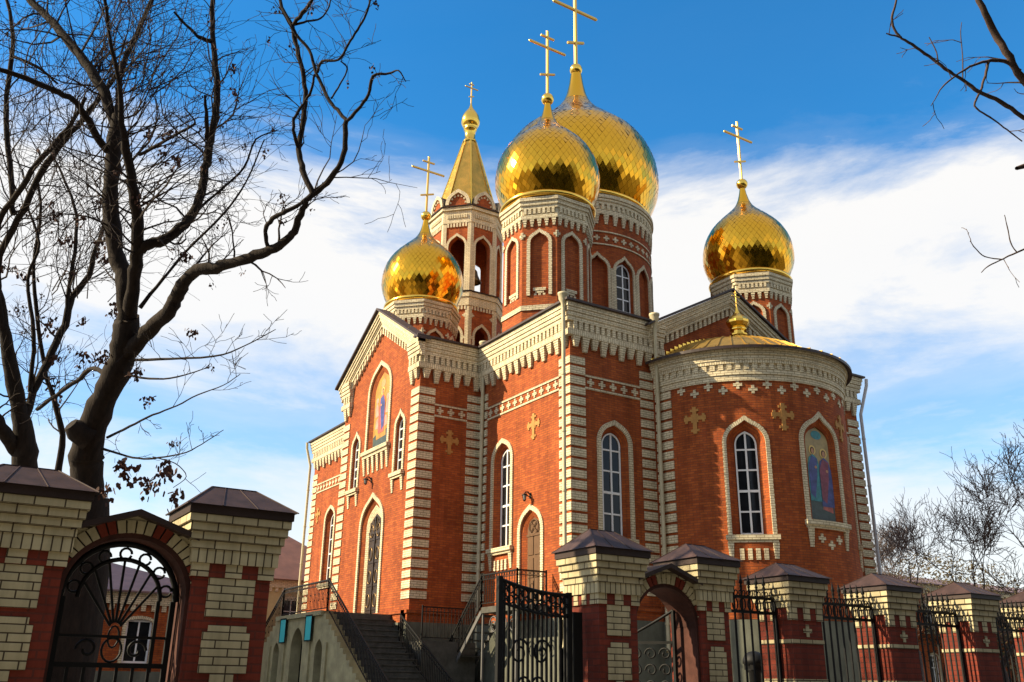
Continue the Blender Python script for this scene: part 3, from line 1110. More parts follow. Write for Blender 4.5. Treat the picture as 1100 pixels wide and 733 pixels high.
# corner domes
for nm, (x, y), zt, rmx, dz, sd_ in (
        ('near', (2.0, 4.35), 20.55, 2.30, 0.0, 3), ('right', (14.05, 4.2), 20.1, 2.22, -.45, 4), ('left', (1.85, 16.05), 20.0, 2.18, -.65, 5), ('hidden', (13.8, 15.95), 20.3, 2.2, -.3, 6)):
    c = (cx(x), cy(y))
    lb = {'near': 'octagonal drum with blind niches at the nearest corner', 'right': 'octagonal drum behind the east gable', 'left': 'octagonal drum behind the transept gable', 'hidden': None}[nm]
    drum8(c, 1.90, 14.6, zt, church, label=lb)
    dome, zb = tiled_dome(c, rmx, zt+.22, church, 52, kz=.985, seed=sd_, ball=(.29, 0), label={'near': 'gold onion dome over the nearest corner', 'right': 'gold onion dome over the far right corner', 'left': 'gold onion dome behind the transept gable', 'hidden': None}[nm])
    cross(c, zb, zb+3.75, zb+2.85, 1.95, zb+1.35, .85, dome, .095)

# main drum and dome
mc = (cx(7.9), cy(10.15))
RM = 3.72
FM = cyl(mc[0], mc[1], RM, 0.0)
CIR = 2*math.pi*RM
mb, tr, cn = MB(), MB(), MB()
ops = []
for k in range(16):
    ops.append(Arch(CIR*(k+.0)/16+CIR/32*0+.73*0 + (CIR/16)*.0 + .0001 + (CIR/16)*.5*0, .5, 17.0, 20.3, .52, .14, 5))
for k in range(16):
    ops[k].c = CIR*(k+.5)/16
    ops[k] = Arch(CIR*(k+.5)/16, .52, 17.0, 20.25, .52, .16, 5)
FM = cyl(mc[0], mc[1], RM, -math.pi/16)      # so that arch 0 faces +x
wall(mb, FM, 0, CIR, 15.5, 24.0, ops, step=CIR/64)
tw = []
for k, a in enumerate(ops):
    surround(tr, FM, a, .15, .06)
    if k % 2 == 0:
        tw.append(a)
    else:
        b = a.grow(-.02, -.02)
        reveal(mb, FM, a, b, 0, -.16)
        fill(mb, FM, b, -.16)
    # pilaster between arches
    x = CIR*k/16
    wbox(tr, FM, x-.055, x+.055, 17.0, 20.3, 0, .075)
for zz in (22.25, 21.58):
    wbox(tr, FM, 0, CIR, zz-.07, zz, 0, .045, step=CIR/64)
for k in range(48):
    plus(tr, FM, CIR*(k+.5)/48, 21.88, .30, .035)
drum = mb.build('drum', M['red'], church, 'tall round central drum with arcade of windows')
for a in tw:
    wmb = MB()
    window(FM, a, drum, wmb, depth=.2, splay=.05, sw=.001, sill=False, rows=6, p=.002)
    wmb.build('window_reveal', M['red'], drum)
tr.build('arcade', M['cream'], drum)
for za, zb_, d_ in ((24.0, 24.18, .22), (23.85, 24.0, .17), (23.68, 23.85, .12), (23.15, 23.36, .12)):
    wbox(cn, FM, 0, CIR, za, zb_, 0, d_, step=CIR/64)
wbox(cn, FM, 0, CIR, 23.36, 23.68, 0, .05, step=CIR/64)
for k in range(84):
    x = CIR*(k+.5)/84
    wbox(cn, FM, x-.07, x+.07, 23.40, 23.68, .05, .13)
for k in range(48):
    x = CIR*(k+.5)/48
    for r in range(4):
        hw = .13-.018*r
        wbox(cn, FM, x-hw, x+hw, 23.15-.13*(r+1), 23.15-.13*r, 0, .11-.015*r)
cn.build('drum_cornice', M['cream'], drum)
dome, zb = tiled_dome(mc, 4.32, 24.5, church, 76, kz=1.06, seed=9, ball=(.36, 0), label='largest gold onion dome over the centre')
cross(mc, zb, zb+6.1, zb+4.15, 3.0, zb+1.85, 1.2, dome, .145)

# small cupola on the apse roof
sc_c = (cx(7.62), cy(-.85))
mb = MB()
mb.lathe(sc_c, [(.30, 14.2), (.30, 14.62), (.36, 14.66), (.36, 14.72), (.24, 14.78), (.24, 14.86), (.34, 14.9), (.34, 14.95), (.27, 14.98), (.38, 15.06), (.46, 15.18), (.46, 15.28), (.38, 15.40), (.25, 15.52), (.12, 15.62), (.06, 15.78), (.04, 15.9)], 10, smooth=False)
cup = mb.build('cupola', M['gold2'], church, 'small ribbed gold cupola on the apse roof')
cross(sc_c, 15.85, 16.6, 16.38, .40, 16.08, .2, cup, .032)

# roofs of the body, transept and east arm
mb = MB()
E_ = .40
a = [(cx(.02), cy(.02)), (cx(EX-.02), cy(.02)), (cx(EX-.02), cy(25.03)), (cx(.02), cy(25.03))]
b = [(cx(3.5), cy(4)), (cx(12.0), cy(4)), (cx(12.0), cy(21)), (cx(3.5), cy(21))]
for i in range(4):
    j = (i+1) % 4
    mb.face([(*a[i], 14.6), (*a[j], 14.6), (*b[j], 15.5), (*b[i], 15.5)])
mb.face([(*p, 15.5) for p in b])
for x0, x1, y0, y1 in ((-E_, 3.72, -E_, .0), (-E_, 0, 0, 6.3-E_), (-2.76-E_, -.0, 6.3-E_, 6.3), (-E_, 0, 13.9, 25.05), (-E_, EX+E_, 25.05, 25.05+E_), (12.08, EX+E_, -E_, 0), (EX, EX+E_, 0, 25.05)):
    mb.box(cx(x0), cx(x1), cy(y0), cy(y1), 14.555, 14.635)
def gable_roof(axis, c, half, z0, z1, p0, p1, th=.09):
    """ridge along axis from p0 to p1"""
    for sg in (-1, 1):
        q = []
        for p in (p0, p1):
            for t, z in ((0, z1), (sg*half, z0)):
                q.append(Vector((cx(p), cy(c+t), z)) if axis == 'x' else Vector((cx(c+t), cy(p), z)))
        q = [q[0], q[1], q[3], q[2]]
        u = Vector((0, 0, th))
        mb.face([v+u for v in q])
        mb.face(q)
        for i in range(4):
            j = (i+1) % 4
            mb.face([q[i], q[j], q[j]+u, q[i]+u])
gable_roof('x', 10.1, 4.28, 14.42, 17.03, -3.22, -2.62)
gable_roof('y', 7.9, 4.62, 14.33, 16.87, -.50, .1)
gable_roof('x', 10.1, 3.8, 14.3, 15.9, -2.7, 7.0)
gable_roof('y', 7.9, 4.1, 14.3, 15.9, 0.0, 8.0)
mb.build('roof', M['roof'], church)

# plinth with ledge
mb = MB()
def pl(f, s0, s1, e0, e1, step=50):
    wbox(mb, f, s0-.16*e0, s1+.16*e1, -.02, PL-.42, -.5, .16, 0, step)
    wbox(mb, f, s0-.12*e0, s1+.12*e1, PL-.42, PL-.12, -.3, .12, 1, step)
    wbox(mb, f, s0-.18*e0, s1+.18*e1, PL-.12, PL, -.3, .18, 1, step)
pl(FE, 0, 3.75, 1, 0)
pl(FL, 0, 6.3, 0, 0)
pl(FT, 0, 2.76, 1, 0)
pl(FG, 0, GW, 0, 1)
pl(FL, 13.9, 25.05, 0, 1)
pl(FE, 12.05, EX, 0, 1)
wbox(mb, FC, 0, AL, -.02, PL-.42, -.3, .14, 0, ST)
mb.build('plinth', [M['stone'], M['red']], church)

# drainpipes
def drain(x, y, ztop, zbot, parent, mt, pre=None):
    mb = MB()
    pts = (pre or []) + [(cx(x), cy(y), ztop), (cx(x), cy(y), zbot+.4), (cx(x)-.12, cy(y)-.12, zbot+.1)]
    mb.tube(pts, .072, 10)
    z = zbot+1
    while z < ztop-1:
        mb.tube([(cx(x), cy(y), z-.03), (cx(x), cy(y), z+.03)], .088, 10, cap=True)
        z += 2.05
    o = mb.build('drainpipe', mt, parent)
    if not pre:
        mb = MB()
        mb.lathe((cx(x), cy(y)), [(.075, ztop-.3), (.09, ztop-.12), (.17, ztop+.02), (.18, ztop+.16), (.20, ztop+.18), (.20, ztop+.25), (.06, ztop+.25), (.05, ztop+.1)], 14)
        mb.build('funnel', mt, o)
    return o
drain(-.36, -.36+.25, 14.62, 2.6, church, M['pipe'])
drain(-.12, 6.3-.40, 14.62, 2.6, church, M['pipe'])
drain(3.66, -.40, 14.62, 2.6, church, M['pipe'])
drain(EX+.12, -.14, 12.9, 2.6, church, M['zinc'], [(cx(EX+.42), cy(-.42), 14.5), (cx(EX+.40), cy(-.40), 14.2)])
drain(-.20, 25.3, 13.2, 2.6, church, M['pipe'], [(cx(-.48), cy(25.4), 14.55), (cx(-.45), cy(25.4), 14.2)])

# ---------------------------------------------------------------- bell tower (part of the church)
bc = (cx(7.65), cy(21.9))
def tower_tier(rc, zb, zt, az0, azs, rise, hwf, open_, parent, name):
    ap, half = rc*math.cos(math.pi/8), rc*math.sin(math.pi/8)
    w, t = MB(), MB()
    for i in range(8):
        a = math.pi/4*i
        n = (math.cos(a), math.sin(a))
        tg = (-n[1], n[0])
        f = plane(bc[0]+n[0]*ap, bc[1]+n[1]*ap, tg[0], tg[1], n[0], n[1])
        a1 = Arch(0, half*hwf, az0, azs, rise, .12, 6)
        wall(w, f, -half, half, zb, zt, [a1])
        a2 = a1.grow(-.03, 0)
        reveal(w, f, a1, a2, 0, -.34)
        wall(w, lambda s, z, d, f=f: f(s, z, -.34), -half+.14, half-.14, zb, zt, [a2])
        surround(t, f, a1, half*.18, .05)
        # white corner pilasters
        for sg in (-1, 1):
            x = sg*half
            wbox(t, f, min(x+sg*.02, x-sg*half*.22), max(x+sg*.02, x-sg*half*.22), zb, zt, 0, .045+.004*(sg > 0))
        if open_:
            # cornice
            wbox(t, f, -half-.03, half+.03, zt-1.05, zt-.0, 0, .08)
            for q in range(7):
                x = (q-3)*half*.22
                wbox(t, f, x-half*.065, x+half*.065, zt-1.33, zt-1.05, 0, .07)
            for q in range(9):
                x = (q-4)*half*.17
                wbox(t, f, x-half*.05, x+half*.05, zt-.75, zt-.5, .08, .14)
            e_ = .2*math.tan(math.pi/8)
            wbox(t, f, -half-e_, half+e_, zt-.2, zt, .0, .2)
        else:
            wbox(t, f, -half-.05, half+.05, zt-.3, zt, 0, .15)
            wbox(t, f, -half-.03, half+.03, zt-.85, zt-.3, 0, .09)
            for q in range(8):
                x = (q-3.5)*half*.22
                wbox(t, f, x-half*.06, x+half*.06, zt-1.1, zt-.85, 0, .075)
            plus(t, f, -half*.72, zt-1.45, .25, .03)
            plus(t, f, half*.72, zt-1.45, .25, .03)
            wbox(t, f, -half, -half*hwf, azs-.15, azs, 0, .052)
            wbox(t, f, half*hwf, half, azs-.15, azs, 0, .052)
    o = w.build(name, M['red'], parent)
    t.build('trim', M['cream'], o)
    return o
tower_tier(2.42, 14.6, 23.7, 18.4, 20.9, .62, .52, False, church, 'tower_stage')
low = MB()
low.lathe(bc, [(2.62, 23.7), (2.66, 23.78), (2.2, 23.85), (.01, 23.9)], 8, smooth=False, a0=math.pi/8, a1=math.pi/8+2*math.pi)
low.build('ledge', M['roof'], church)
tower_tier(2.30, 23.75, 29.55, 23.9, 26.9, .60, .60, True, church, 'belfry')
mb = MB()
A8 = math.pi/8
mb.lathe(bc, [(2.3, 29.52), (2.6, 29.56), (2.62, 29.62), (2.2, 29.75)], 8, smooth=False, a0=A8, a1=A8+2*math.pi)
mb.build('eave', M['roof'], church)
mb = MB()
mb.lathe(bc, [(2.12, 29.66), (1.72, 31.0), (.40, 35.7), (.36, 35.75)], 8, smooth=False, a0=A8, a1=A8+2*math.pi)
ten = mb.build('tent_roof', None or M['goldroof'], church, 'tall octagonal gold tent roof of the bell tower')
mb = MB()
for i in range(8):
    t = A8+i*math.pi/4
    mb.bar((bc[0]+2.13*math.cos(t), bc[1]+2.13*math.sin(t), 29.68), (bc[0]+.41*math.cos(t), bc[1]+.41*math.sin(t), 35.75), .10)
mb.build('hip', M['gold2'], ten)
# scales on the tent
mb = MB()
for i in range(8):
    t = i*math.pi/4
    n = Vector((math.cos(t), math.sin(t), 0))
    tg = Vector((-n.y, n.x, 0))
    c8 = math.cos(A8)
    z = 30.1
    row = 0
    while z < 35.4:
        rr = (2.12-(2.12-.40)*(z-29.66)/(35.7-29.66))*c8 + .012
        half = rr*math.tan(A8)
        nb = max(1, int(2*half/.17))
        for q in range(nb):
            x = (q+.5+.5*(row % 2))*.17-nb*.085
            if abs(x) > half-.07:
                continue
            p = Vector((bc[0], bc[1], z))+n*rr+tg*x
            u = Vector((0, 0, 1))*.105 - n*.03
            mb.face([p-u+n*.03, p+tg*.075+n*.02, p+u, p-tg*.075+n*.02])
        z += .125
        row += 1
mb.build('scale', M['goldroof'], ten)
# kokoshnik gables round the tent foot
mb = MB()
ap = 2.30*math.cos(A8)
for i in range(8):
    a = math.pi/4*i
    n = (math.cos(a), math.sin(a))
    f = plane(bc[0]+n[0]*ap, bc[1]+n[1]*ap, -n[1], n[0], n[0], n[1])
    K = Arch(0, .80, 29.78, 29.80, .95, .12, 8)
    K2 = K.grow(-.22)
    K3 = K.grow(-.42)
    for i_ in range(len(K.ss)-1):
        x0, x1 = K.ss[i_], K.ss[i_+1]
        mb.face([f(x0, 29.63, .02), f(x1, 29.63, .02), f(x1, K.top(x1), .02), f(x0, K.top(x0), .02)], mat=1)
    surround(mb, f, K2, .22, .14, 0)
    for q in range(7):
        t = math.pi*(q+.5)/7
        xx, zz = .50*math.cos(t), 29.80+.62*math.sin(t)
        wbox(mb, f, xx-.05, xx+.05, zz-.06, zz+.06, .02, .08, 0)
    A_, B_ = K.outline(), K.outline()
    for i_ in range(1, len(A_)-2):
        mb.face([f(*A_[i_], .14), f(*A_[i_+1], .14), f(A_[i_+1][0], A_[i_+1][1], -.75), f(A_[i_][0], A_[i_][1], -.75)], mat=2)
mb.build('kokoshnik', [M['cream'], M['red'], M['roof']], church)
mb = MB()
mb.lathe(bc, [(.46, 35.62), (.48, 35.7), (.36, 35.8), (.35, 36.55), (.44, 36.62), (.44, 36.7), (.36, 36.75), (.52, 36.9), (.62, 37.15), (.63, 37.4), (.55, 37.72), (.38, 38.02), (.18, 38.3), (.08, 38.55), (.05, 38.75)], 24)
on = mb.build('onion', M['gold2'], church, 'little gold onion on the tip of the bell tower')
cross(bc, 38.7, 40.45, 40.0, .95, 39.3, .4, on, .07)

# bells hanging in the belfry
def bell(x, y, z, s, label):
    t = thing('bell', label, 'bell', (bc[0]+x, bc[1]+y, z), 'bells in the belfry')
    mb = MB()
    c = (bc[0]+x, bc[1]+y)
    mb.lathe(c, [(.40*s, z), (.42*s, z+.03*s), (.34*s, z+.18*s), (.25*s, z+.4*s), (.21*s, z+.6*s), (.14*s, z+.7*s), (.01, z+.74*s)], 24)
    mb.build('bell_body', M['bronze'], t)
    mb = MB()
    mb.tube([(c[0], c[1], z+.72*s), (c[0], c[1], 27.3)], .03, 6)
    mb.build('hanger', M['iron'], t)
bell(0, -1.0, 25.0, 1.25, 'largest bronze bell hanging in the belfry arch')
bell(-.8, .3, 25.6, .8, 'smaller bronze bell hanging deeper in the belfry')

# ---------------------------------------------------------------- wall lamps
def wall_lamp(f, s, z, label):
    p = f(s, z, 0)
    g0, s_, z_ = f, s, z
    f = lambda a, b, d: g0(s_+(a-s_)*.58, z_+(b-z_)*.58, d*.58)
    zf = lambda b: z_+(b-z_)*.58
    t = thing('wall_lamp', label, 'lamp', tuple(p), 'black lamps over the doors')
    mb = MB()
    wbox(mb, f, s-.09, s+.09, z-.18, z+.18, 0.002, .04)
    mb.tube([f(s, z+.05, .03), f(s, z+.2, .2), f(s, z+.18, .38), f(s, z+.05, .45)], .025, 6)
    mb.tube([f(s, z-.1, .03), f(s, z-.02, .25), f(s, z+.1, .33)], .02, 6)
    mb.build('bracket', M['iron'], t)
    c = f(s, 0, .45)
    mb = MB()
    mb.lathe((c.x, c.y), [(.02*.58, zf(z+.10)), (.17*.58, zf(z+.02)), (.18*.58, zf(z-.02))], 8, smooth=False)
    mb.lathe((c.x, c.y), [(.09*.58, zf(z-.36)), (.10*.58, zf(z-.32)), (.02*.58, zf(z-.40))], 8, smooth=False)
    for k in range(4):
        a = k*math.pi/2
        mb.bar((c.x+.087*math.cos(a), c.y+.087*math.sin(a), zf(z-.02)), (c.x+.052*math.cos(a), c.y+.052*math.sin(a), zf(z-.34)), .012)
    mb.build('lantern', M['iron'], t)
    mb = MB()
    mb.lathe((c.x, c.y), [(.08*.58, zf(z-.32)), (.135*.58, zf(z-.03))], 8, smooth=False)
    mb.build('lamp_glass', M['white'], t)
wall_lamp(FL, 2.5, 7.98, 'black bracket lamp over the narrow side door')
wall_lamp(FG, 4.15, 9.55, 'black bracket lamp over the tall portal in the gable')

# ---------------------------------------------------------------- main staircase with porch wall
XG = cx(-2.76)
XP = cx(-5.57)
yc = cy(10.0)
LZ = 3.98
st = thing('staircase', 'stone double staircase with arched porch wall before the gable portal', 'staircase', (XP, yc, 0))
mb = MB()
mb.box(XP+.42, XG-.16, yc-2.55, yc+2.25, LZ-.4, LZ)
nst = 20
rh = LZ/nst
for sg in (-1, 1):
    y0 = yc-2.55 if sg < 0 else yc+2.25
    for k in range(nst):
        z1 = LZ-rh*(k+1)+rh*0
        ya, yb = y0+sg*.30*k, y0+sg*.30*(k+1)
        mb.box(XP+.42, XG-.16, min(ya, yb), max(ya, yb), max(0, z1-.5), z1)
        mb.box(XP+.43, XG-.17, min(ya, yb+sg*.03), max(ya, yb+sg*.03), z1-.035, z1+.004)
mb.build('steps', M['step'], st)
# stepped front wall with three arched openings
mb = MB()
FP = plane(XP, yc, 0, 1, -1, 0)
ops = [Arch(0.0-.1, .62, 0, 2.75, .72, .04, 8), Arch(2.28-.1, .36, 0, 2.55, .45, .04, 6), Arch(-2.28-.1, .36, 0, 2.55, .45, .04, 6)]
def stepz(s):
    if -2.55 <= s <= 2.25:
        return LZ+.02
    k = int(((-2.55-s) if s < 0 else (s-2.25))/.30)
    return max(.05, LZ-rh*(k+1)+.10)
brk = []
for k in range(nst+1):
    brk += [-2.55-.30*k, 2.25+.30*k]
brk = sorted(brk)
for x0, x1 in zip(brk, brk[1:]):
    zt = stepz((x0+x1)/2)
    wall(mb, FP, x0, x1, 0, zt, [a for a in ops if a.c+a.hw > x0 and a.c-a.hw < x1])
    mb.face([FP(x0, zt, 0), FP(x1, zt, 0), FP(x1, zt, -.4), FP(x0, zt, -.4)])
    z2 = stepz(x1+.01)
    mb.face([FP(x1, zt, 0), FP(x1, z2, 0), FP(x1, z2, -.4), FP(x1, zt, -.4)])
    wall(mb, lambda s, z, d: FP(s, z, -.4), x0, x1, 0, zt, [a for a in ops if a.c+a.hw > x0 and a.c-a.hw < x1])
for a in ops:
    reveal(mb, FP, a, a, 0, -.4)
# engaged strips between arches
for x in (-3.1, -1.45, 1.25, 2.95):
    wbox(mb, FP, x-.16, x+.16, 0, 2.9 if abs(x) > 2 else 3.2, 0, .07)
wbox(mb, FP, -2.6, 2.3, LZ-.13, LZ+.025, 0, .10)
mb.build('porch_wall', M['porch'], st)
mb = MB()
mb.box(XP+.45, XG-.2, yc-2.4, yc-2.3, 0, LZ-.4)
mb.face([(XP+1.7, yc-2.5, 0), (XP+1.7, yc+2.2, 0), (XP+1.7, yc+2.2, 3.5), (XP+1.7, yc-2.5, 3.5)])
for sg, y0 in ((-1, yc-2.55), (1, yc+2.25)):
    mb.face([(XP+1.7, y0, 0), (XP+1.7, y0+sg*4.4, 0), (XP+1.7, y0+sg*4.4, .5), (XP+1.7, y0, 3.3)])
mb.build('arch_shade_backing', M['iron'], st)  # black backing stands in for the shade inside the open porch arches
for s_, lb in ((1.32, 'left teal plaque on the porch wall'), (-1.45, 'right teal plaque on the porch wall')):
    p = FP(s_, 3.42, .071)
    t = thing('plaque', lb, 'plaque', tuple(p), 'teal plaques on the porch wall')
    mb = MB()
    wbox(mb, FP, s_-.30, s_+.30, 3.02, 3.86, .072, .10)
    mb.build('panel', M['sign'], t)
    mb = MB()
    for a_, b_, c_, d_ in ((-.33, .33, 3.86, 3.90), (-.33, .33, 2.98, 3.02), (-.33, -.30, 3.02, 3.86), (.30, .33, 3.02, 3.86)):
        wbox(mb, FP, s_+a_, s_+b_, c_, d_, .072, .115)
    mb.build('plaque_frame', M['iron'], t)

def railing(pts, zh, parent, bars=.14, scroll=True, rail=.045, bot=.12):
    """wrought iron railing along foot points pts"""
    mb = MB()
    for p, q in zip(pts, pts[1:]):
        p, q = Vector(p), Vector(q)
        u = Vector((0, 0, 1))
        mb.bar(p+u*zh, q+u*zh, rail)
        mb.bar(p+u*bot, q+u*bot, .03)
        mb.bar(p+u*(zh-.16), q+u*(zh-.16), .022)
        n = max(1, int((q-p).length/bars))
        for k in range(n+1):
            c = p+(q-p)*k/n
            thick = .045 if k in (0, n) else .018
            mb.bar(c+u*(0 if k in (0, n) else bot), c+u*(zh+(.06 if k in (0, n) else 0)), thick)
        if scroll:
            d = (q-p).normalized()
            for k in range(n):
                c = p+(q-p)*(k+.5)/n+u*(zh-.08)
                mb.tube([c+(d*math.cos(t)+u*math.sin(t))*.055 for t in [j*math.pi/4 for j in range(9)]], .008, 4)
            for k in range(0, n, 3):
                c = p+(q-p)*(k+.5)/n+u*(zh*.5)
                mb.tube([c+(d*math.cos(t)*.06+u*math.sin(t)*.13) for t in [j*math.pi/5 for j in range(11)]], .009, 4)
    return mb.build('railing', M['iron'], parent)
xr = XP+.14
railing([(xr, yc-2.55, LZ), (xr, yc+2.25, LZ)], 1.1, st)
for sg, y0 in ((-1, yc-2.55), (1, yc+2.25)):
    railing([(xr, y0, LZ), (xr, y0+sg*.30*nst, .2)], 1.1, st)
railing([(XG-.35, cy(6.3)-.1, 2.8), (XG-.35, yc-2.55-.3*nst, .2)], 1.1, st, scroll=False)

# ---------------------------------------------------------------- metal side stair and landing on the left wall by the corner
XL = cx(0)
ss_ = thing('side_staircase', 'black metal staircase with railed landing at the narrow side door', 'staircase', (XL-.9, cy(2.4), 0))
mb = MB()
SZ = 4.1
xa, xb = XL-1.35, XL-.2
ya, yb = cy(1.2), cy(3.5)
mb.box(xa, xb, ya, yb, SZ-.09, SZ)
mb.box(xa-.02, xb, ya-.02, yb+.02, SZ-.2, SZ-.09)
mb.build('landing', M['step'], ss_)
mb = MB()
n = 13
for k in range(n):
    z = SZ-.26*(k+1)
    y = yb+.27*k
    mb.box(xa+.04, xb-.35, y, y+.30, z-.04, z)
mb.build('steps', M['step'], ss_)
mb = MB()
for x in (xa, xb-.33):
    mb.bar((x, yb, SZ-.16), (x, yb+.27*n, SZ-.16-.26*n), .05, .13)
for p in ((xa+.05, ya+.1), (xa+.05, yb-.05)):
    mb.bar((p[0], p[1], 0), (p[0], p[1], SZ-.2), .06)
# curled brackets below the landing
for yy in (cy(1.5), cy(2.1), cy(2.7)):
    mb.tube([(xa+.03, yy+.28*math.cos(t)*(1-t/14), SZ-.62+.32*math.sin(t)*(1-t/14)) for t in [k*.5 for k in range(20)]], .022, 5)
mb.build('stringer', M['steel'], ss_)
railing([(xa, ya, SZ), (xa, yb, SZ), (xa, yb+.27*n, SZ-.26*n)], 1.08, ss_, bars=.16)
railing([(xa, ya, SZ), (xb, ya, SZ)], 1.08, ss_, bars=.16)

# yard railing before the transept return (area rail in the shade)
t = thing('area_railing', 'low black area railing before the shaded transept wall', 'railing', (cx(-2.2), cy(5.0), 0))
railing([(cx(-2.75), cy(5.2), 3.0), (cx(-.7), cy(5.2), 3.0)], 1.15, t, scroll=False)
mb = MB()
mb.box(cx(-2.8), cx(-.62), cy(5.1), cy(6.1), 0, 3.0)
mb.build('parapet', M['step'], t)

# ---------------------------------------------------------------- street fence
RH = .083
def cbox(mb, x0, x1, y0, y1, z0, z1, rows, row0=0, matid=0):
    """box of whole brick courses, joints laid on the course lines"""
    n0 = len(mb.f)
    mb.box(x0, x1, y0, y1, z0, z1, matid)
    for k in range(n0, len(mb.f)):
        vs = [mb.v[i] for i in mb.f[k]]
        if max(v.z for v in vs)-min(v.z for v in vs) > 1e-6:
            mb.uv[k] = [(u[0], (row0+(v.z-z0)/(z1-z0)*rows)*RH) for u, v in zip(mb.uv[k], vs)]
def corbel(mb, x0, x1, y0, y1, z0, z1, n, grow, matid=0):
    h = (z1-z0)/n
    for k in range(n):
        g_ = grow*(k+1)/n
        cbox(mb, x0-g_, x1+g_, y0-g_, y1+g_, z0+h*k, z0+h*(k+1), 1, k, matid)
def caproof(mb, x0, x1, y0, y1, z0, zr, fascia=.10):
    mb.box(x0, x1, y0, y1, z0, z0+fascia, 1)
    a = [(x0-.03, y0-.03), (x1+.03, y0-.03), (x1+.03, y1+.03), (x0-.03, y1+.03)]
    w = (x1-x0)*.22
    xm, ym = (x0+x1)/2, (y0+y1)/2
    r0, r1 = (xm-w, ym, zr), (xm+w, ym, zr)
    zz = z0+fascia+.003
    A = [(*p, zz) for p in a]
    mb.face([A[0], A[1], r1, r0])
    mb.face([A[1], A[2], r1])
    mb.face([A[2], A[3], r0, r1])
    mb.face([A[3], A[0], r0])
    mb.face(A[::-1], mat=1)
    for p_, q_ in ((A[0], r0), (A[1], r1), (A[2], r1), (A[3], r0), (r0, r1)):
        mb.bar(p_, q_, .016, .012)
    for t_ in (.3, .62):
        e0, e1 = Vector(A[0]).lerp(Vector(A[1]), t_), Vector(r0).lerp(Vector(r1), t_)
        mb.bar(e0, e1, .010, .012)

PILLARS = 'brick fence pillars along the street'
def gate_pillar(x0, x1, y0, y1, label, zr=3.54):
    t = thing('brick_pillar', label, 'pillar', ((x0+x1)/2, (y0+y1)/2, 0), PILLARS)
    mb = MB()
    mb.box(x0, x1, y0, y1, 0, 2.6)
    mb.build('shaft', M['fred'], t)
    mb = MB()
    w = x1-x0
    def panel(xa, xb, za, zb):
        cbox(mb, xa, xb, y0-.014, y0+.02, za, zb, max(1, round((zb-za)/.076)))
    pa, pb = x0+w*.20, x1-w*.20
    for zb in (.62, 1.55+.12):
        pass
    panel(pa, pb, 2.225, 2.602)
    panel(pa+.05, pb-.04, 2.085, 2.150)
    panel(pa, pb, 1.70, 2.085)
    panel(pa+.12, pb-.12, 1.60, 1.70)
    panel(pa, pb, 1.02, 1.42)
    panel(pa, pb, .40, .82)
    mb.build('cream_panel', M['fcream'], t)
    mb = MB()
    # chequer course, soldier course and corbelled courses
    n = 5
    z0, z1 = 2.602, 2.735
    g0 = .02
    mb.box(x0-g0, x1+g0, y0-g0, y1+g0, z0, z1, 2)
    for k in range(n):
        if k % 2 == 0:
            a, b = x0-g0-.006+(w+2*g0+.012)*k/n, x0-g0-.006+(w+2*g0+.012)*(k+1)/n
            mb.box(a, b, y0-g0-.008, y0+.05, z0+.002, z1-.002, 0)
    dn = y1-y0
    for k in range(3):
        a, b = y0+.06+(dn-.1)*k/3, y0+.06+(dn-.1)*(k+.55)/3
        mb.box(x0-g0-.008, x0+.05, a, b, z0+.002, z1-.002, 0)
        mb.box(x1-.05, x1+g0+.008, a, b, z0+.002, z1-.002, 0)
    mb.box(x0-.05, x1+.05, y0-.05, y1+.05, 2.735, 2.868, 4)
    corbel(mb, x0-.04, x1+.04, y0-.04, y1+.04, 2.868, 3.205, 4, .09)
    mb.build('capital', [M['fcream'], M['roof'], M['fred'], M['roof'], M['fsoldier']], t)
    mb = MB()
    caproof(mb, x0-.145, x1+.145, y0-.145, y1+.145, 3.207, zr, .08)
    mb.build('cap_roof', [M['frameroof'], M['roof']], t)
    return t
YF0, YF1 = 9.6, 10.22
gate_pillar(.33, 1.13, YF0, YF1, 'brick gate pillar at the left edge of the photo')
gate_pillar(2.31, 3.09, YF0, YF1, 'tall brick gate pillar right of the small arched gate under the tree', 3.56)
gate_pillar(7.32, 7.93, YF0, YF1, 'tall brick gate pillar between the big iron gate leaf and the ornate arched gate', 3.58)
gate_pillar(9.03, 9.55, YF0, YF1, 'brick gate pillar right of the ornate arched gate, left of the spiked fence', 3.53)

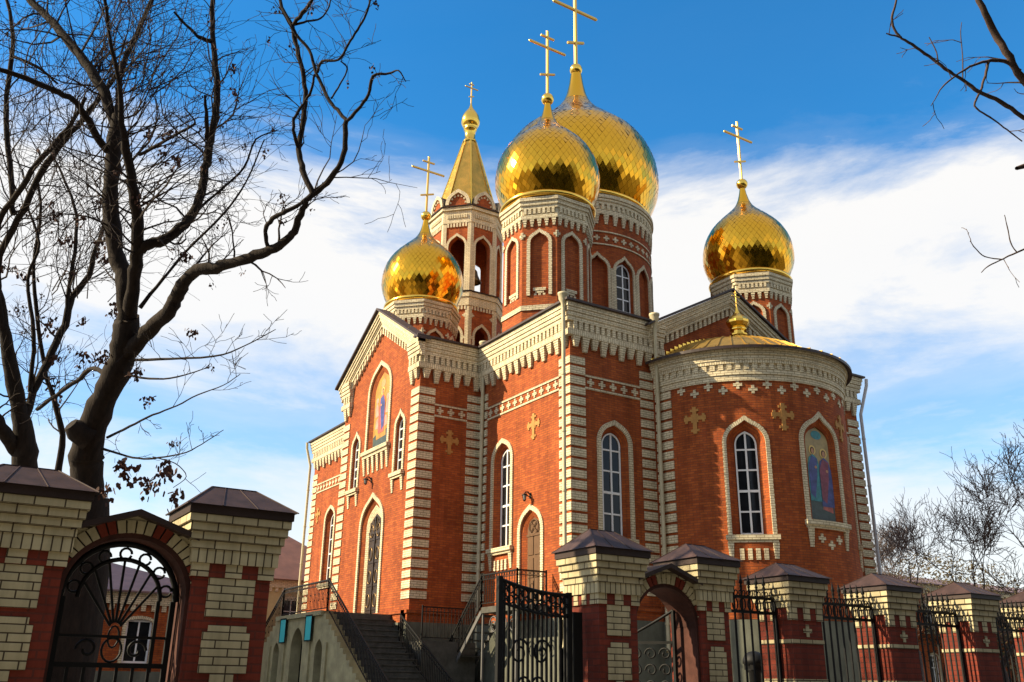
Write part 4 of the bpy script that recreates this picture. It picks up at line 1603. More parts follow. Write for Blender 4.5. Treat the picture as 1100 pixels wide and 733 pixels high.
def fence_pillar(x0, x1, y0, y1, label):
    t = thing('brick_pillar', label, 'pillar', ((x0+x1)/2, (y0+y1)/2, 0), PILLARS)
    mb = MB()
    mb.box(x0, x1, y0, y1, 0, 2.56)
    mb.build('shaft', M['fred'], t)
    mb = MB()
    for z in (.5, 1.10, 1.70, 2.235):
        mb.box(x0-.012, x1+.012, y0-.012, y1+.012, z, z+.062)
    f = plane(x0, y0, 1, 0, 0, -1)
    plus(mb, f, (x1-x0)/2, 2.42, .17, .014)
    mb.build('cream_band', M['fcream'], t)
    mb = MB()
    w, dn = x1-x0, y1-y0
    mb.box(x0-.012, x1+.012, y0-.012, y1+.012, 2.56, 2.735, 2)
    for k in range(5):
        if k % 2 == 0:
            mb.box(x0-.018+(w+.036)*k/5, x0-.018+(w+.036)*(k+1)/5, y0-.022, y0+.05, 2.562, 2.733, 0)
            if k == 2 or k == 4:
                mb.box(x0-.022, x0+.05, y0+(dn)*k/5, y0+dn*(k+1)/5, 2.562, 2.733, 0)
                mb.box(x1-.05, x1+.022, y0+(dn)*k/5, y0+dn*(k+1)/5, 2.562, 2.733, 0)
    corbel(mb, x0-.0, x1+.0, y0, y1, 2.735, 3.10, 4, .10)
    mb.build('capital', [M['fcream'], M['roof'], M['fred'], M['roof']], t)
    mb = MB()
    caproof(mb, x0-.125, x1+.125, y0-.125, y1+.125, 3.102, 3.40, .07)
    mb.build('cap_roof', [M['frameroof'], M['roof']], t)
    return t
fence_pillar(10.78, 11.42, YF0, YF1, 'brick fence pillar with cream cross just right of the first spiked fence panel')
fence_pillar(12.98, 13.62, YF0, YF1, 'brick fence pillar with cream cross below the far right corner of the church')
fence_pillar(15.18, 15.80, YF0, YF1, 'brick fence pillar with cream cross before the bare trees')
fence_pillar(17.38, 18.02, YF0, YF1, 'brick fence pillar cut by the right edge of the photo')

def gate_arch(x0, x1, label, zs, ra, zap):
    """brick arch with a little gabled roof between two pillars"""
    t = thing('gate_arch', label, 'arch', ((x0+x1)/2, YF0+.3, 0), 'brick arches over the small gates')
    c = (x0+x1)/2
    ro = ra+.18
    n = 24
    mb = MB()
    ya, yb = YF0+.06, YF1-.06
    P = lambda r, a, y: Vector((c+r*math.cos(a), y, zs+r*math.sin(a)*.93))
    amax = math.acos(min(1, (x1-c)/ro))
    for k in range(n):
        a0, a1 = math.pi*k/n, math.pi*(k+1)/n
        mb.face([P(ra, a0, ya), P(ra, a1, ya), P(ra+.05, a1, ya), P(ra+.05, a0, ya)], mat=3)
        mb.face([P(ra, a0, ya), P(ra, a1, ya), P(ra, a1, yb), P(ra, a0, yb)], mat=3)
        mb.face([P(ra, a0, yb), P(ra, a1, yb), P(ro, a1, yb), P(ro, a0, yb)], mat=1)
        # coloured voussoirs
        m_ = 1 if (k // 2) % 3 == 1 else 0
        e = .006
        yv = ya-.025
        r0, r1 = ra+.05, ro
        b0, b1 = a0+.012, a1-.012
        q0 = [P(r0, b0, yv), P(r0, b1, yv), P(r1, b1, yv), P(r1, b0, yv)]
        if abs(c-q0[0].x) < (x1-c)+.02:
            mb.face(q0, uv=[(.03, .01), (.10, .01), (.10, .07), (.03, .07)], mat=m_)
            for i in range(4):
                j = (i+1) % 4
                u = Vector((0, .03, 0))
                mb.face([q0[i], q0[j], q0[j]+u, q0[i]+u], mat=m_)
        mb.face([P(ra+.05, a0, ya), P(ra+.05, a1, ya), P(ro, a1, ya), P(ro, a0, ya)], mat=2)
    # legs below the spring
    # spandrels in cream brick up to the roof
    zr = lambda x: zap-.20*abs(x-c)/((x1-x0)/2)-.03
    for k in range(n):
        a0, a1 = math.pi*k/n, math.pi*(k+1)/n
        p0, p1 = P(ro, a0, ya-.01), P(ro, a1, ya-.01)
        if p0.x > x1 and p1.x > x1 or p0.x < x0 and p1.x < x0:
            continue
        xa_, xb_ = max(x0, min(x1, p0.x)), max(x0, min(x1, p1.x))
        if zr(xa_) > p0.z or zr(xb_) > p1.z:
            mb.face([(xa_, ya-.01, p0.z), (xb_, ya-.01, p1.z), (xb_, ya-.01, max(p1.z, zr(xb_))), (xa_, ya-.01, max(p0.z, zr(xa_)))], mat=0)
            mb.face([(xa_, yb+.01, p0.z), (xb_, yb+.01, p1.z), (xb_, yb+.01, max(p1.z, zr(xb_))), (xa_, yb+.01, max(p0.z, zr(xa_)))], mat=0)
    mb.build('arch_ring', [M['fcream'], M['fred'], M['roof'], M['lining']], t)
    mb = MB()
    for sg in (-1, 1):
        xe = x0 if sg < 0 else x1
        q = [Vector((c, ya-.14, zap)), Vector((xe, ya-.14, zap-.20)), Vector((xe, yb+.1, zap-.20)), Vector((c, yb+.1, zap))]
        d = Vector((0, 0, -.055))
        mb.face(q)
        mb.face([v+d for v in q])
        for i in range(4):
            j = (i+1) % 4
            mb.face([q[i], q[j], q[j]+d, q[i]+d])
    mb.build('arch_roof', M['roof'], t)
    mb = MB()
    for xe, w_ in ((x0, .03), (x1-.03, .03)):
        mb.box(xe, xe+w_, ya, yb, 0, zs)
    mb.build('jamb', M['lining'], t)
    return t
gate_arch(1.13, 2.31, 'brick arch with dark gabled roof over the small gate under the tree', 2.41, .555, 3.19)
gate_arch(7.93, 9.03, 'brick arch with dark gabled roof over the open ornate gate', 2.40, .515, 3.18)

def ringpts(c, rx, rz, n=16, y=0.0):
    return [Vector((c[0]+rx*math.cos(2*math.pi*k/n), y, c[1]+rz*math.sin(2*math.pi*k/n))) for k in range(n+1)]

# small gate below the left arch: fan of bars
t = thing('wicket_gate', 'closed iron gate with fan-shaped bars under the left brick arch', 'gate', (1.72, 9.95, 0))
mb = MB()
c, zs, yy = 1.72, 2.37, 9.95
for r_, w_ in ((.53, .03), (.38, .022)):
    mb.tube([(c+r_*math.cos(a), yy, zs+r_*math.sin(a)) for a in [math.pi*k/20 for k in range(21)]], w_, 6)
mb.bar((c-.51, yy, 1.76), (c+.51, yy, 1.76), .045)
mb.bar((c-.51, yy, .25), (c+.51, yy, .25), .04)
mb.bar((c-.51, yy, 2.02), (c+.51, yy, 2.02), .025)
mb.bar((c-.51, yy, .15), (c-.51, yy, zs), .05)
mb.bar((c+.51, yy, .15), (c+.51, yy, zs), .05)
mb.bar((c+.37, yy, 1.7), (c+.37, yy, zs), .035)
mb.build('gate_frame', M['iron'], t)
mb = MB()
for k in range(1, 7):
    x = c-.51+1.02*k/7
    mb.bar((x, yy, .25), (x, yy, 1.76), .028)
for k in range(1, 8):
    a = math.pi*k/8
    mb.bar((c+.05*math.cos(a), yy, 2.10+.05*math.sin(a)), (c+.37*math.cos(a), yy, zs+.37*math.sin(a)), .022)
mb.build('bars', M['iron'], t)
mb = MB()
for k in range(7):
    a = math.pi*(k+.5)/7
    cc = (c+.435*math.cos(a), zs+.435*math.sin(a))
    mb.tube([(cc[0]+.055*math.cos(b), yy, cc[1]+.055*math.sin(b)) for b in [j*.5 for j in range(13)]], .013, 5)
    mb.build('scroll', M['iron'], t)
    mb = MB()
for sx in (-1, 1):
    for k in range(2):
        mb.tube([(c+sx*(.22+.10*math.cos(b)*(1-b/9)), yy, 1.90+k*.001+.1*math.sin(b)*(1-b/9)) for b in [j*.45 for j in range(15)]], .015, 5)
        mb.build('scroll', M['iron'], t)
        mb = MB()
mb.tube(ringpts((c, 1.90), .09, .11, 16, yy), .012, 5)
mb.build('scroll', M['iron'], t)
mb = MB()
mb.tube(ringpts((c, 2.02), .05, .10, 12, yy), .01, 5)
mb.build('scroll', M['iron'], t)

# ornate gate ajar below the second arch
def ajar(x, y, ang, w, h):
    u = Vector((math.cos(ang), math.sin(ang), 0))
    return lambda a, z: Vector((x, y, 0))+u*a+Vector((0, 0, z))
t = thing('ornate_gate', 'ornate iron gate leaf standing ajar under the right brick arch', 'gate', (8.93, 10.0, 0))
mb = MB()
f2 = ajar(8.90, 10.0, R(118), .95, 2.6)
for a in (0, .92):
    mb.bar(f2(a, .15), f2(a, 2.35 if a else 2.62), .045)
for z in (.25, 1.3, 2.2):
    mb.bar(f2(0, z), f2(.92, z), .035)
mb.build('gate_frame', M['iron'], t)
mb = MB()
for k in range(1, 8):
    mb.bar(f2(.115*k, .25), f2(.115*k, 1.3), .018)
for k in range(4):
    for r in range(4):
        cc = (.14+.21*k, 1.42+.21*r)
        mb.tube([f2(cc[0]+.09*math.cos(b)*(1-b/10), cc[1]+.09*math.sin(b)*(1-b/10)) for b in [j*.5 for j in range(15)]], .014, 5)
        mb.build('scroll', M['iron'], t)
        mb = MB()
mb.tube([f2(.92*k/10, 2.2+.42*(1-k/10)**1.2+.0) for k in range(11)], .02, 6)
mb.build('gate_crest', M['iron'], t)

# big gate leaf hinged on the third pillar
t = thing('iron_gate_leaf', 'black iron drive gate leaf with scrolled top beside the third brick pillar', 'gate', (7.2, 9.8, 0))
mb = MB()
x0, x1, yy = 5.98, 7.0, 9.80
top = lambda x: 2.815-.30*(x-x0)/(x1-x0)*(1-.55*(x-x0)/(x1-x0))+.02
N = 16
xs = [x0+(x1-x0)*k/N for k in range(N+1)]
mb.tube([(x, yy, top(x)) for x in xs], .022, 6)
mb.tube([(x, yy, top(x)-.26) for x in xs], .018, 6)
mb.bar((x0, yy, .15), (x0, yy, top(x0)+.03), .06)
mb.bar((x1, yy, .15), (x1, yy, top(x1)+.03), .06)
mb.bar((x1+.13, yy+.05, 0), (x1+.13, yy+.05, 2.5), .13)
mb.bar((x0, yy, .25), (x1, yy, .25), .05)
mb.bar((x0, yy, 1.35), (x1, yy, 1.35), .04)
mb.build('gate_frame', M['iron'], t)
mb = MB()
for k in range(1, 15):
    x = x0+(x1-x0)*k/15
    mb.bar((x, yy, .25), (x, yy, top(x)), .026)
mb.build('bars', M['iron'], t)
mb = MB()
for k in range(10):
    x = x0+(x1-x0)*(k+.5)/10
    for s_ in (-1, 1):
        zc = top(x)-.13+s_*.06
        mb.tube([(x+.046*math.cos(b), yy, zc+.05*math.sin(b)) for b in [j*.6 for j in range(11)]], .011, 5)
        mb.build('scroll', M['iron'], t)
        mb = MB()
for s_ in (-1, 1):
    mb.tube([(x0+.45+s_*.16+.14*math.cos(b)*(1-b/12), yy, 2.0+.17*math.sin(b)*(1-b/12)) for b in [j*.5 for j in range(19)]], .014, 5)
    mb.build('scroll', M['iron'], t)
    mb = MB()
    mb.tube([(x0+.45+s_*.10+.10*math.cos(b)*(1-b/12), yy, 1.62+.12*math.sin(b)*(1-b/12)) for b in [j*.5 for j in range(19)]], .014, 5)
    mb.build('scroll', M['iron'], t)
    mb = MB()

# spiked fence panels
def panel(x0, x1, label, first=False):
    t = thing('fence_panel', label, 'fence', ((x0+x1)/2, 9.86, 0), 'spiked iron fence panels between the pillars')
    yy = 9.86
    n = max(3, int(round((x1-x0)/.147)))
    mb = MB()
    for z, w_ in ((2.86, .04), (2.655, .04), (.3, .04)):
        mb.bar((x0, yy, z), (x1, yy, z), w_)
    mb.bar((x0+.02, yy, .1), (x0+.02, yy, 2.9), .035)
    mb.bar((x1-.02, yy, .1), (x1-.02, yy, 2.9), .035)
    mb.build('rail', M['iron'], t)
    for k in range(n):
        x = x0+(x1-x0)*(k+.5)/n
        mb = MB()
        mb.bar((x, yy, .15), (x, yy, 3.02), .022)
        mb.lathe((x, yy), [(.010, 2.985), (.026, 3.005), (.012, 3.03), (.030, 3.06), (.020, 3.10), (.002, 3.19)], 6)
        mb.build('spike_bar', M['iron'], t)
    mb = MB()
    for k in range(n):
        x = x0+(x1-x0)*(k+.5)/n
        mb.tube(ringpts((x, 2.757), .052, .088, 12, yy-.012), .010, 5)
        for s_ in (-1, 1):
            mb.tube([(x+s_*(.034-.028*math.cos(b)), yy-.012, 2.915+.035*math.sin(b)) for b in [j*.5 for j in range(10)]], .008, 4)
    mb.build('ring', M['iron'], t)
panel(9.55, 10.78, 'spiked iron fence panel right of the ornate gate, before the grey church plinth')
panel(11.42, 12.98, 'spiked iron fence panel second from the ornate gate')
panel(13.62, 15.18, 'spiked iron fence panel before the bare trees')
panel(15.80, 17.38, 'spiked iron fence panel at the right edge of the photo')

# black lantern post behind the fence
t = thing('lantern_post', 'short black lantern post behind the first spiked fence panel', 'lamp', (12.47, 12.0, 0))
mb = MB()
mb.lathe((12.47, 12.0), [(.16, 0), (.16, .15), (.105, .25), (.105, 1.87), (.15, 1.90), (.15, 1.93)], 12)
mb.build('post', M['iron'], t)
mb = MB()
mb.lathe((12.47, 12.0), [(.135, 1.93), (.15, 2.01), (.20, 2.02), (.195, 2.08), (.16, 2.16), (.09, 2.21), (.01, 2.23)], 14)
for k in range(4):
    a = k*math.pi/2+.5
    mb.bar((12.47+.14*math.cos(a), 12+.14*math.sin(a), 1.92), (12.47+.145*math.cos(a), 12+.145*math.sin(a), 2.02), .06)
mb.build('lantern_hood', M['iron'], t)
mb = MB()
mb.lathe((12.47, 12.0), [(.11, 1.932), (.115, 2.015)], 12)
mb.build('lamp_glass', M['white'], t)

# ---------------------------------------------------------------- background buildings
def house(name, label, x0, x1, y0, y1, zw, zr, wallm, roofm, base=None, trim=True, cols=4, rows=1, z0w=1.2, hip=True, over=.35, wm='pvc', faces=('L', 'F')):
    t = thing(name, label, 'house', ((x0+x1)/2, (y0+y1)/2, 0))
    mb = MB()
    fs = {'F': (plane(x0, y0, 1, 0, 0, -1), x1-x0), 'L': (plane(x0, y0, 0, 1, -1, 0), y1-y0), 'B': (plane(x1, y1, -1, 0, 0, 1), x1-x0), 'R': (plane(x1, y1, 0, -1, 1, 0), y1-y0)}
    wins = []
    for k_, (f, w) in fs.items():
        ops = []
        if k_ in faces:
            nn = max(1, int(w/2.6)) if cols is None else cols
            sth = (zw-z0w)/rows
            for r in range(rows):
                for q in range(nn):
                    a = Arch(w*(q+.5)/nn, .5, z0w+r*sth+.3, z0w+r*sth+sth*.62, .12, 0, 3)
                    ops.append(a)
                    wins.append((f, a))
        wall(mb, f, 0, w, 0, zw, ops)
    wo = mb
    for f, a in wins:
        reveal(wo, f, a, a, 0, -.12)
    wo.build('wall', wallm, t)
    for f, a in wins:
        g_ = MB()
        for (s0, s1, za, zb) in ((a.c-.5, a.c-.42, a.z0, a.zs+.1), (a.c+.42, a.c+.5, a.z0, a.zs+.1), (a.c-.03, a.c+.03, a.z0+.08, a.zs+.02), (a.c-.42, a.c+.42, a.z0, a.z0+.08), (a.c-.42, a.c+.42, a.zs+.02, a.zs+.1), (a.c-.42, a.c+.42, a.z0+(a.zs-a.z0)*.6, a.z0+(a.zs-a.z0)*.6+.05)):
            wbox(g_, f, s0, s1, za, zb, -.12, -.08)
        o = g_.build('window', M[wm], t)
        g_ = MB()
        fill(g_, f, a, -.12)
        g_.build('pane', M['glass'], o)
        if trim:
            g_ = MB()
            surround(g_, f, a, .14, .05)
            wbox(g_, f, a.c-.7, a.c+.7, a.z0-.14, a.z0, 0, .09)
            g_.build('surround', M['cream'], o)
    if trim:
        mb = MB()
        for k_, (f, w) in fs.items():
            wbox(mb, f, 0, w, zw-.45, zw-.001, 0, .12)
            n = int(w/.4)
            for q in range(n):
                wbox(mb, f, w*(q+.5)/n-.09, w*(q+.5)/n+.09, zw-.7, zw-.45, 0, .08)
        mb.build('cornice', M['cream'], t)
    if base:
        mb = MB()
        for k_, (f, w) in fs.items():
            wbox(mb, f, -.06, w+.06, 0, base, -.1, .06)
        mb.build('plinth', M['stone'], t)
    mb = MB()
    A = [(x0-over, y0-over, zw), (x1+over, y0-over, zw), (x1+over, y1+over, zw), (x0-over, y1+over, zw)]
    lx, ly = x1-x0, y1-y0
    if lx > ly:
        k_ = ly/2*(1 if hip else 0)
        r0, r1 = (x0+k_, (y0+y1)/2, zr), (x1-k_, (y0+y1)/2, zr)
        fc = [[A[0], A[1], r1, r0], [A[1], A[2], r1], [A[2], A[3], r0, r1], [A[3], A[0], r0]]
    else:
        k_ = lx/2*(1 if hip else 0)
        r0, r1 = ((x0+x1)/2, y0+k_, zr), ((x0+x1)/2, y1-k_, zr)
        fc = [[A[0], A[1], r0], [A[1], A[2], r1, r0], [A[2], A[3], r1], [A[3], A[0], r0, r1]]
    for q in fc:
        mb.face([Vector(p)+Vector((0, 0, .06)) for p in q])
    for i in range(4):
        j = (i+1) % 4
        mb.face([A[i], A[j], Vector(A[j])+Vector((0, 0, .06)), Vector(A[i])+Vector((0, 0, .06))])
    mb.face([Vector(p)-Vector((0, 0, .002)) for p in A][::-1])
    mb.build('roof', roofm, t)
    return t
house('brick_house', 'low brick house with mauve hipped roof seen through the left gate arch', 2.2, 11.5, 41, 50, 4.9, 6.5, M['red'], M['mauve'], base=1.9, cols=4, z0w=1.9)
house('corner_house', 'house with steep brown roof left of the church behind the stairs', 14.6, 25, 57, 71, 7.4, 11.3, M['plaster'], M['brownroof'], base=1.2, cols=3, rows=2, z0w=1.2)
house('apartment_house', 'five storey plastered apartment house beyond the left edge of the photo', -18, -4, 35, 53, 15.4, 16.6, M['plaster'], M['roof'], base=1.0, trim=False, cols=5, rows=5, z0w=1.0)
house('street_house', 'plastered two storey house across the street behind the viewpoint', -22, -4, -34, -22, 8.5, 12.5, M['plaster'], M['brownroof'], base=.8, trim=False, cols=5, rows=2, z0w=1.0, faces=('B',))
house('street_house', 'brick two storey house across the street to the right behind the viewpoint', 4, 22, -36, -24, 9.5, 13.5, M['fred'], M['roof'], base=.8, trim=False, cols=5, rows=2, z0w=1.0, faces=('B',))

house('long_house', 'long brick house with cream cornice behind the bare trees at the far right', 60, 112, 45, 56, 9.2, 10.6, M['red'], M['mauve'], base=1.0, cols=14, rows=2, z0w=1.6, faces=('L', 'F'))

# ---------------------------------------------------------------- trees
def twig(mb, p, d, ln, r, lvl, rnd, up=.25, sides=3, kids=5, leafmb=None, wander=.22, rmin=.0032):
    n = 4 if ln < .5 else 6
    pts, rad = [p], [r]
    dirs = [d]
    for k in range(n):
        d = (d + Vector((rnd.gauss(0, 1), rnd.gauss(0, 1), rnd.gauss(0, 1)))*wander + Vector((0, 0, up*.25))).normalized()
        p = p + d*(ln/n)
        pts.append(p)
        dirs.append(d)
        rad.append(max(rmin, r*(1-(k+1)/n*.8)))
    mb.tube(pts, rad, sides if r > .008 else 3)
    if lvl > 0:
        for k in range(kids):
            t = rnd.uniform(.18, .98)
            i = min(n-1, int(t*n))
            q = pts[i]+(pts[i+1]-pts[i])*(t*n-i)
            a = dirs[i+1]
            o = a.cross(Vector((rnd.gauss(0, 1), rnd.gauss(0, 1), rnd.gauss(0, 1))))
            if o.length < 1e-4:
                continue
            o.normalize()
            nd = (a*rnd.uniform(.5, 1.0) + o*rnd.uniform(.5, .9) + Vector((0, 0, up*.5))).normalized()
            twig(mb, q, nd, ln*rnd.uniform(.35, .65), max(rmin*1.1, rad[i]*.6), lvl-1, rnd, up, 3, max(2, kids-2), leafmb, wander, rmin)
    elif leafmb is not None and rnd.random() < .05:
        leafclump(leafmb, pts[-1], rnd, .05)

def leafclump(mb, p, rnd, s=.07, n=9):
    for k in range(n):
        c = p+Vector((rnd.gauss(0, 1)*s*.6, rnd.gauss(0, 1)*s*.6, -abs(rnd.gauss(0, 1))*s*1.1))
        a = Vector((rnd.gauss(0, 1), rnd.gauss(0, 1), rnd.gauss(0, 1))).normalized()*s*.35
        b = Vector((rnd.gauss(0, .5), rnd.gauss(0, .5), -1)).normalized()*s*.8
        mb.face([c-a*.4, c+b*.5-a, c+b, c+b*.5+a, c+a*.4])

def limb(mb, pts, rnd, sides=9, smooth=4, wob=.008, kw=.83):
    """pts: (px, py, D, width in photo px); returns smooth centre line and radii"""
    P = [lift(a, b, D) for a, b, D, w in pts]
    Rr = [w/2*D/CAMF*kw for a, b, D, w in pts]
    out_p, out_r = [], []
    n = len(P)
    for i in range(n-1):
        p0, p1, p2, p3 = P[max(0, i-1)], P[i], P[i+1], P[min(n-1, i+2)]
        for k in range(smooth):
            t = k/smooth
            q = .5*((2*p1)+(p2-p0)*t+(2*p0-5*p1+4*p2-p3)*t*t+(3*p1-p0-3*p2+p3)*t**3)
            rr = Rr[i]+(Rr[i+1]-Rr[i])*t
            q = q+Vector((rnd.gauss(0, 1), rnd.gauss(0, 1), rnd.gauss(0, 1)))*wob*min(1, rr/.05)
            out_p.append(q)
            out_r.append(rr*(1+rnd.gauss(0, .045)))
    out_p.append(P[-1])
    out_r.append(Rr[-1])
    mb.tube(out_p, out_r, sides)
    return out_p, out_r

def sprout(mb, pl, rl, rnd, dens, ln, lvl, leafmb=None, up=.3, lo=0.0, kids=4, bias=None):
    for i in range(len(pl)-1):
        seg = pl[i+1]-pl[i]
        if i/len(pl) < lo:
            continue
        cnt = seg.length*dens
        k = int(cnt)+(1 if rnd.random() < cnt-int(cnt) else 0)
        for _ in range(k):
            q = pl[i]+seg*rnd.random()
            a = seg.normalized()
            o = a.cross(Vector((rnd.gauss(0, 1), rnd.gauss(0, 1), rnd.gauss(0, 1))))
            if o.length < 1e-3:
                continue
            d = (o.normalized()+a*rnd.uniform(.1, .9)+Vector((0, 0, up)))
            if bias:
                d += Vector(bias)*rnd.random()
            L_ = ln*rnd.uniform(.4, 1.25)
            twig(mb, q, d.normalized(), L_, min(.018, max(.005, rl[i]*.30, .0065*L_)), lvl, rnd, up*.4, 4, kids, leafmb)

# --- big tree behind the left gate
rnd = random.Random(21)
tA = lift(96, 560, 12.6)
big = thing('bare_tree', 'large dark bare tree with forked trunk behind the left gate', 'tree', (tA.x, tA.y, 0), 'bare trees')
mb, tw, lf = MB(), MB(), MB()
base = [Vector((tA.x-.35, tA.y, 0)), Vector((tA.x-.22, tA.y, 1.0)), Vector((tA.x-.1, tA.y, 2.2)), Vector((tA.x-.02, tA.y, 3.1)), lift(95, 535, 12.6)]
mb.tube(base, [.74, .60, .50, .38, .27], 14)
trunk = limb(mb, [(95, 540, 12.6, 42), (93, 505, 12.6, 40), (93, 489, 12.6, 41), (100, 455, 12.55, 36), (117, 417, 12.5, 34), (130, 388, 12.5, 33), (135, 362, 12.5, 34), (136, 342, 12.5, 32)], rnd, 14)
mb.tube([lift(96, 470, 12.5), lift(82, 462, 12.4), lift(76, 456, 12.35)], [.2, .16, .10], 8, cap=True)
LA = {}
LA['a1'] = limb(mb, [(136, 350, 12.5, 24), (135, 320, 12.5, 23), (133, 295, 12.6, 22), (124, 270, 12.7, 21), (119, 222, 12.8, 21), (121, 180, 12.9, 20), (123, 150, 13, 19), (126, 124, 13.1, 13)], rnd, 10)
LA['a1a'] = limb(mb, [(124, 140, 13.1, 13), (112, 100, 13.2, 13), (91, 67, 13.4, 12), (70, 40, 13.6, 11), (50, 18, 13.8, 10), (20, -12, 14.1, 8), (-20, -50, 14.6, 5)], rnd, 8)
LA['a1b'] = limb(mb, [(120, 165, 13, 11), (107, 152, 12.8, 10), (92, 125, 12.6, 9), (78, 107, 12.4, 8), (58, 98, 12.2, 8), (26, 84, 12, 7), (-10, 72, 11.7, 6)], rnd, 7)
LA['a1c'] = limb(mb, [(126, 126, 13.1, 9), (128, 95, 13.3, 8), (136, 60, 13.5, 7), (150, 30, 13.8, 6), (168, -10, 14.1, 4)], rnd, 7)
LA['a2'] = limb(mb, [(137, 345, 12.5, 20), (144, 300, 12.3, 17), (147, 270, 12.2, 16), (148, 237, 12.1, 15), (142, 198, 12, 13), (135, 160, 11.9, 11), (131, 132, 11.8, 8), (128, 90, 11.7, 6), (118, 40, 11.6, 5), (112, -10, 11.5, 4)], rnd, 9)
LA['a3'] = limb(mb, [(147, 272, 12.2, 13), (158, 264, 12.2, 14), (175, 258, 12.3, 14), (198, 241, 12.5, 13), (211, 221, 12.7, 12), (218, 198, 12.8, 11), (222, 175, 12.9, 11), (226, 150, 13, 10), (232, 118, 13.1, 9), (233, 79, 13.2, 8), (229, 45, 13.3, 7), (228, 0, 13.4, 6), (226, -40, 13.6, 4)], rnd, 9)
LA['a3a'] = limb(mb, [(229, 46, 13.3, 6), (214, 40, 13.2, 5), (205, 32, 13.1, 4), (187, 13, 12.9, 3)], rnd, 6)
LA['a3b'] = limb(mb, [(223, 150, 12.9, 7), (222, 128, 12.8, 6), (220, 102, 12.7, 3)], rnd, 6)
LA['a4'] = limb(mb, [(134, 382, 12.5, 22), (150, 365, 12.4, 21), (166, 350, 12.3, 20), (181, 336, 12.1, 19), (190, 318, 12, 18), (199, 302, 11.9, 16), (212, 291, 11.8, 16), (232, 288, 11.7, 15), (256, 280, 11.5, 13), (280, 272, 11.4, 13), (300, 264, 11.3, 12), (314, 252, 11.2, 10), (321, 235, 11.1, 9), (330, 216, 11, 8), (342, 204, 11, 8), (360, 186, 10.9, 7), (370, 160, 10.9, 7), (372, 130, 10.9, 6)], rnd, 10)
LA['a4a'] = limb(mb, [(372, 131, 10.9, 5), (384, 118, 10.8, 4.5), (396, 102, 10.8, 4), (401, 82, 10.7, 4.5), (418, 79, 10.7, 3), (428, 76, 10.6, 2), (436, 88, 10.6, 1.3)], rnd, 6)
LA['a4b'] = limb(mb, [(372, 130, 10.9, 5), (362, 118, 11, 4.5), (352, 104, 11.1, 4.5), (340, 79, 11.2, 4.5), (332, 54, 11.3, 4), (320, 40, 11.4, 4), (314, 30, 11.4, 5)], rnd, 6)
LA['a5'] = limb(mb, [(336, 208, 11, 8), (326, 184, 11.1, 8), (321, 160, 11.2, 7.5), (326, 132, 11.3, 7), (328, 105, 11.4, 6.5), (325, 76, 11.4, 6), (317, 44, 11.5, 6), (314, 28, 11.5, 6), (303, 8, 11.6, 4.5), (296, -22, 11.8, 3)], rnd, 7)
LA['a5a'] = limb(mb, [(321, 160, 11.2, 6), (315, 140, 11.1, 5), (317, 125, 11.1, 4), (326, 112, 11.2, 4), (334, 98, 11.2, 3.5), (338, 80, 11.2, 3)], rnd, 6)
LA['a5b'] = limb(mb, [(314, 28, 11.5, 5), (325, 14, 11.4, 5), (336, 0, 11.3, 4), (350, -20, 11.2, 3)], rnd, 6)
LA['a5c'] = limb(mb, [(316, 27, 11.5, 3.5), (330, 23, 11.5, 3), (344, 20, 11.6, 2.6), (354, 6, 11.7, 2), (356, -12, 11.7, 1.5)], rnd, 5)
LA['a6'] = limb(mb, [(341, 78, 11.2, 4), (346, 66, 11.1, 3.6), (364, 64, 11, 3.4), (374, 48, 10.9, 3.2), (384, 32, 10.9, 3), (393, 16, 10.8, 3), (398, 0, 10.8, 2.5), (404, -20, 10.7, 2)], rnd, 6)
LA['a6b'] = limb(mb, [(356, 106, 11.1, 2.6), (366, 90, 11, 2.4), (373, 74, 11, 2), (366, 66, 11, 2)], rnd, 5)
LA['a7'] = limb(mb, [(288, 268, 11.4, 6), (285, 250, 11.2, 6), (290, 238, 11.1, 6), (304, 229, 11, 6), (320, 221, 11, 5), (333, 211, 11, 5)], rnd, 6)
LA['a8'] = limb(mb, [(130, 388, 12.5, 5), (170, 386, 12.1, 3.5), (229, 383, 11.6, 2.5), (262, 372, 11.4, 1.8), (296, 354, 11.2, 1)], rnd, 5)
LA['a9'] = limb(mb, [(126, 400, 12.5, 4), (160, 407, 12, 3), (190, 405, 11.7, 2), (226, 394, 11.5, 1.2)], rnd, 5)
LA['a10'] = limb(mb, [(115, 470, 12.5, 4), (140, 458, 12.2, 3.4), (164, 446, 12, 2.8), (190, 436, 11.8, 2.2), (213, 424, 11.6, 1.8), (240, 414, 11.4, 1.4), (258, 402, 11.2, 1)], rnd, 5)
LA['a11'] = limb(mb, [(110, 482, 12.5, 4), (131, 489, 12.3, 3), (154, 493, 12.1, 2.6), (176, 491, 12, 2.2), (200, 486, 11.8, 1.8), (222, 474, 11.7, 1.3), (240, 462, 11.6, 1)], rnd, 5)
LA['a12'] = limb(mb, [(164, 491, 12, 1.8), (188, 498, 11.9, 1.4), (200, 512, 11.9, 1.2), (186, 524, 11.9, 1)], rnd, 5)
LA['a13'] = limb(mb, [(122, 410, 12.6, 7), (100, 396, 13, 6), (82, 410, 13.3, 6), (60, 425, 13.6, 5), (40, 440, 14, 5)], rnd, 6)
LA['a14'] = limb(mb, [(150, 330, 12.3, 6), (175, 300, 12.5, 4), (200, 270, 12.8, 3.5), (240, 230, 13.1, 3), (264, 196, 13.3, 2.4), (284, 150, 13.5, 1.6)], rnd, 5)
LA['a15'] = limb(mb, [(213, 225, 12.7, 4), (236, 205, 12.9, 3.4), (262, 180, 13.1, 3), (275, 150, 13.3, 2.4), (298, 140, 13.4, 1.4)], rnd, 5)
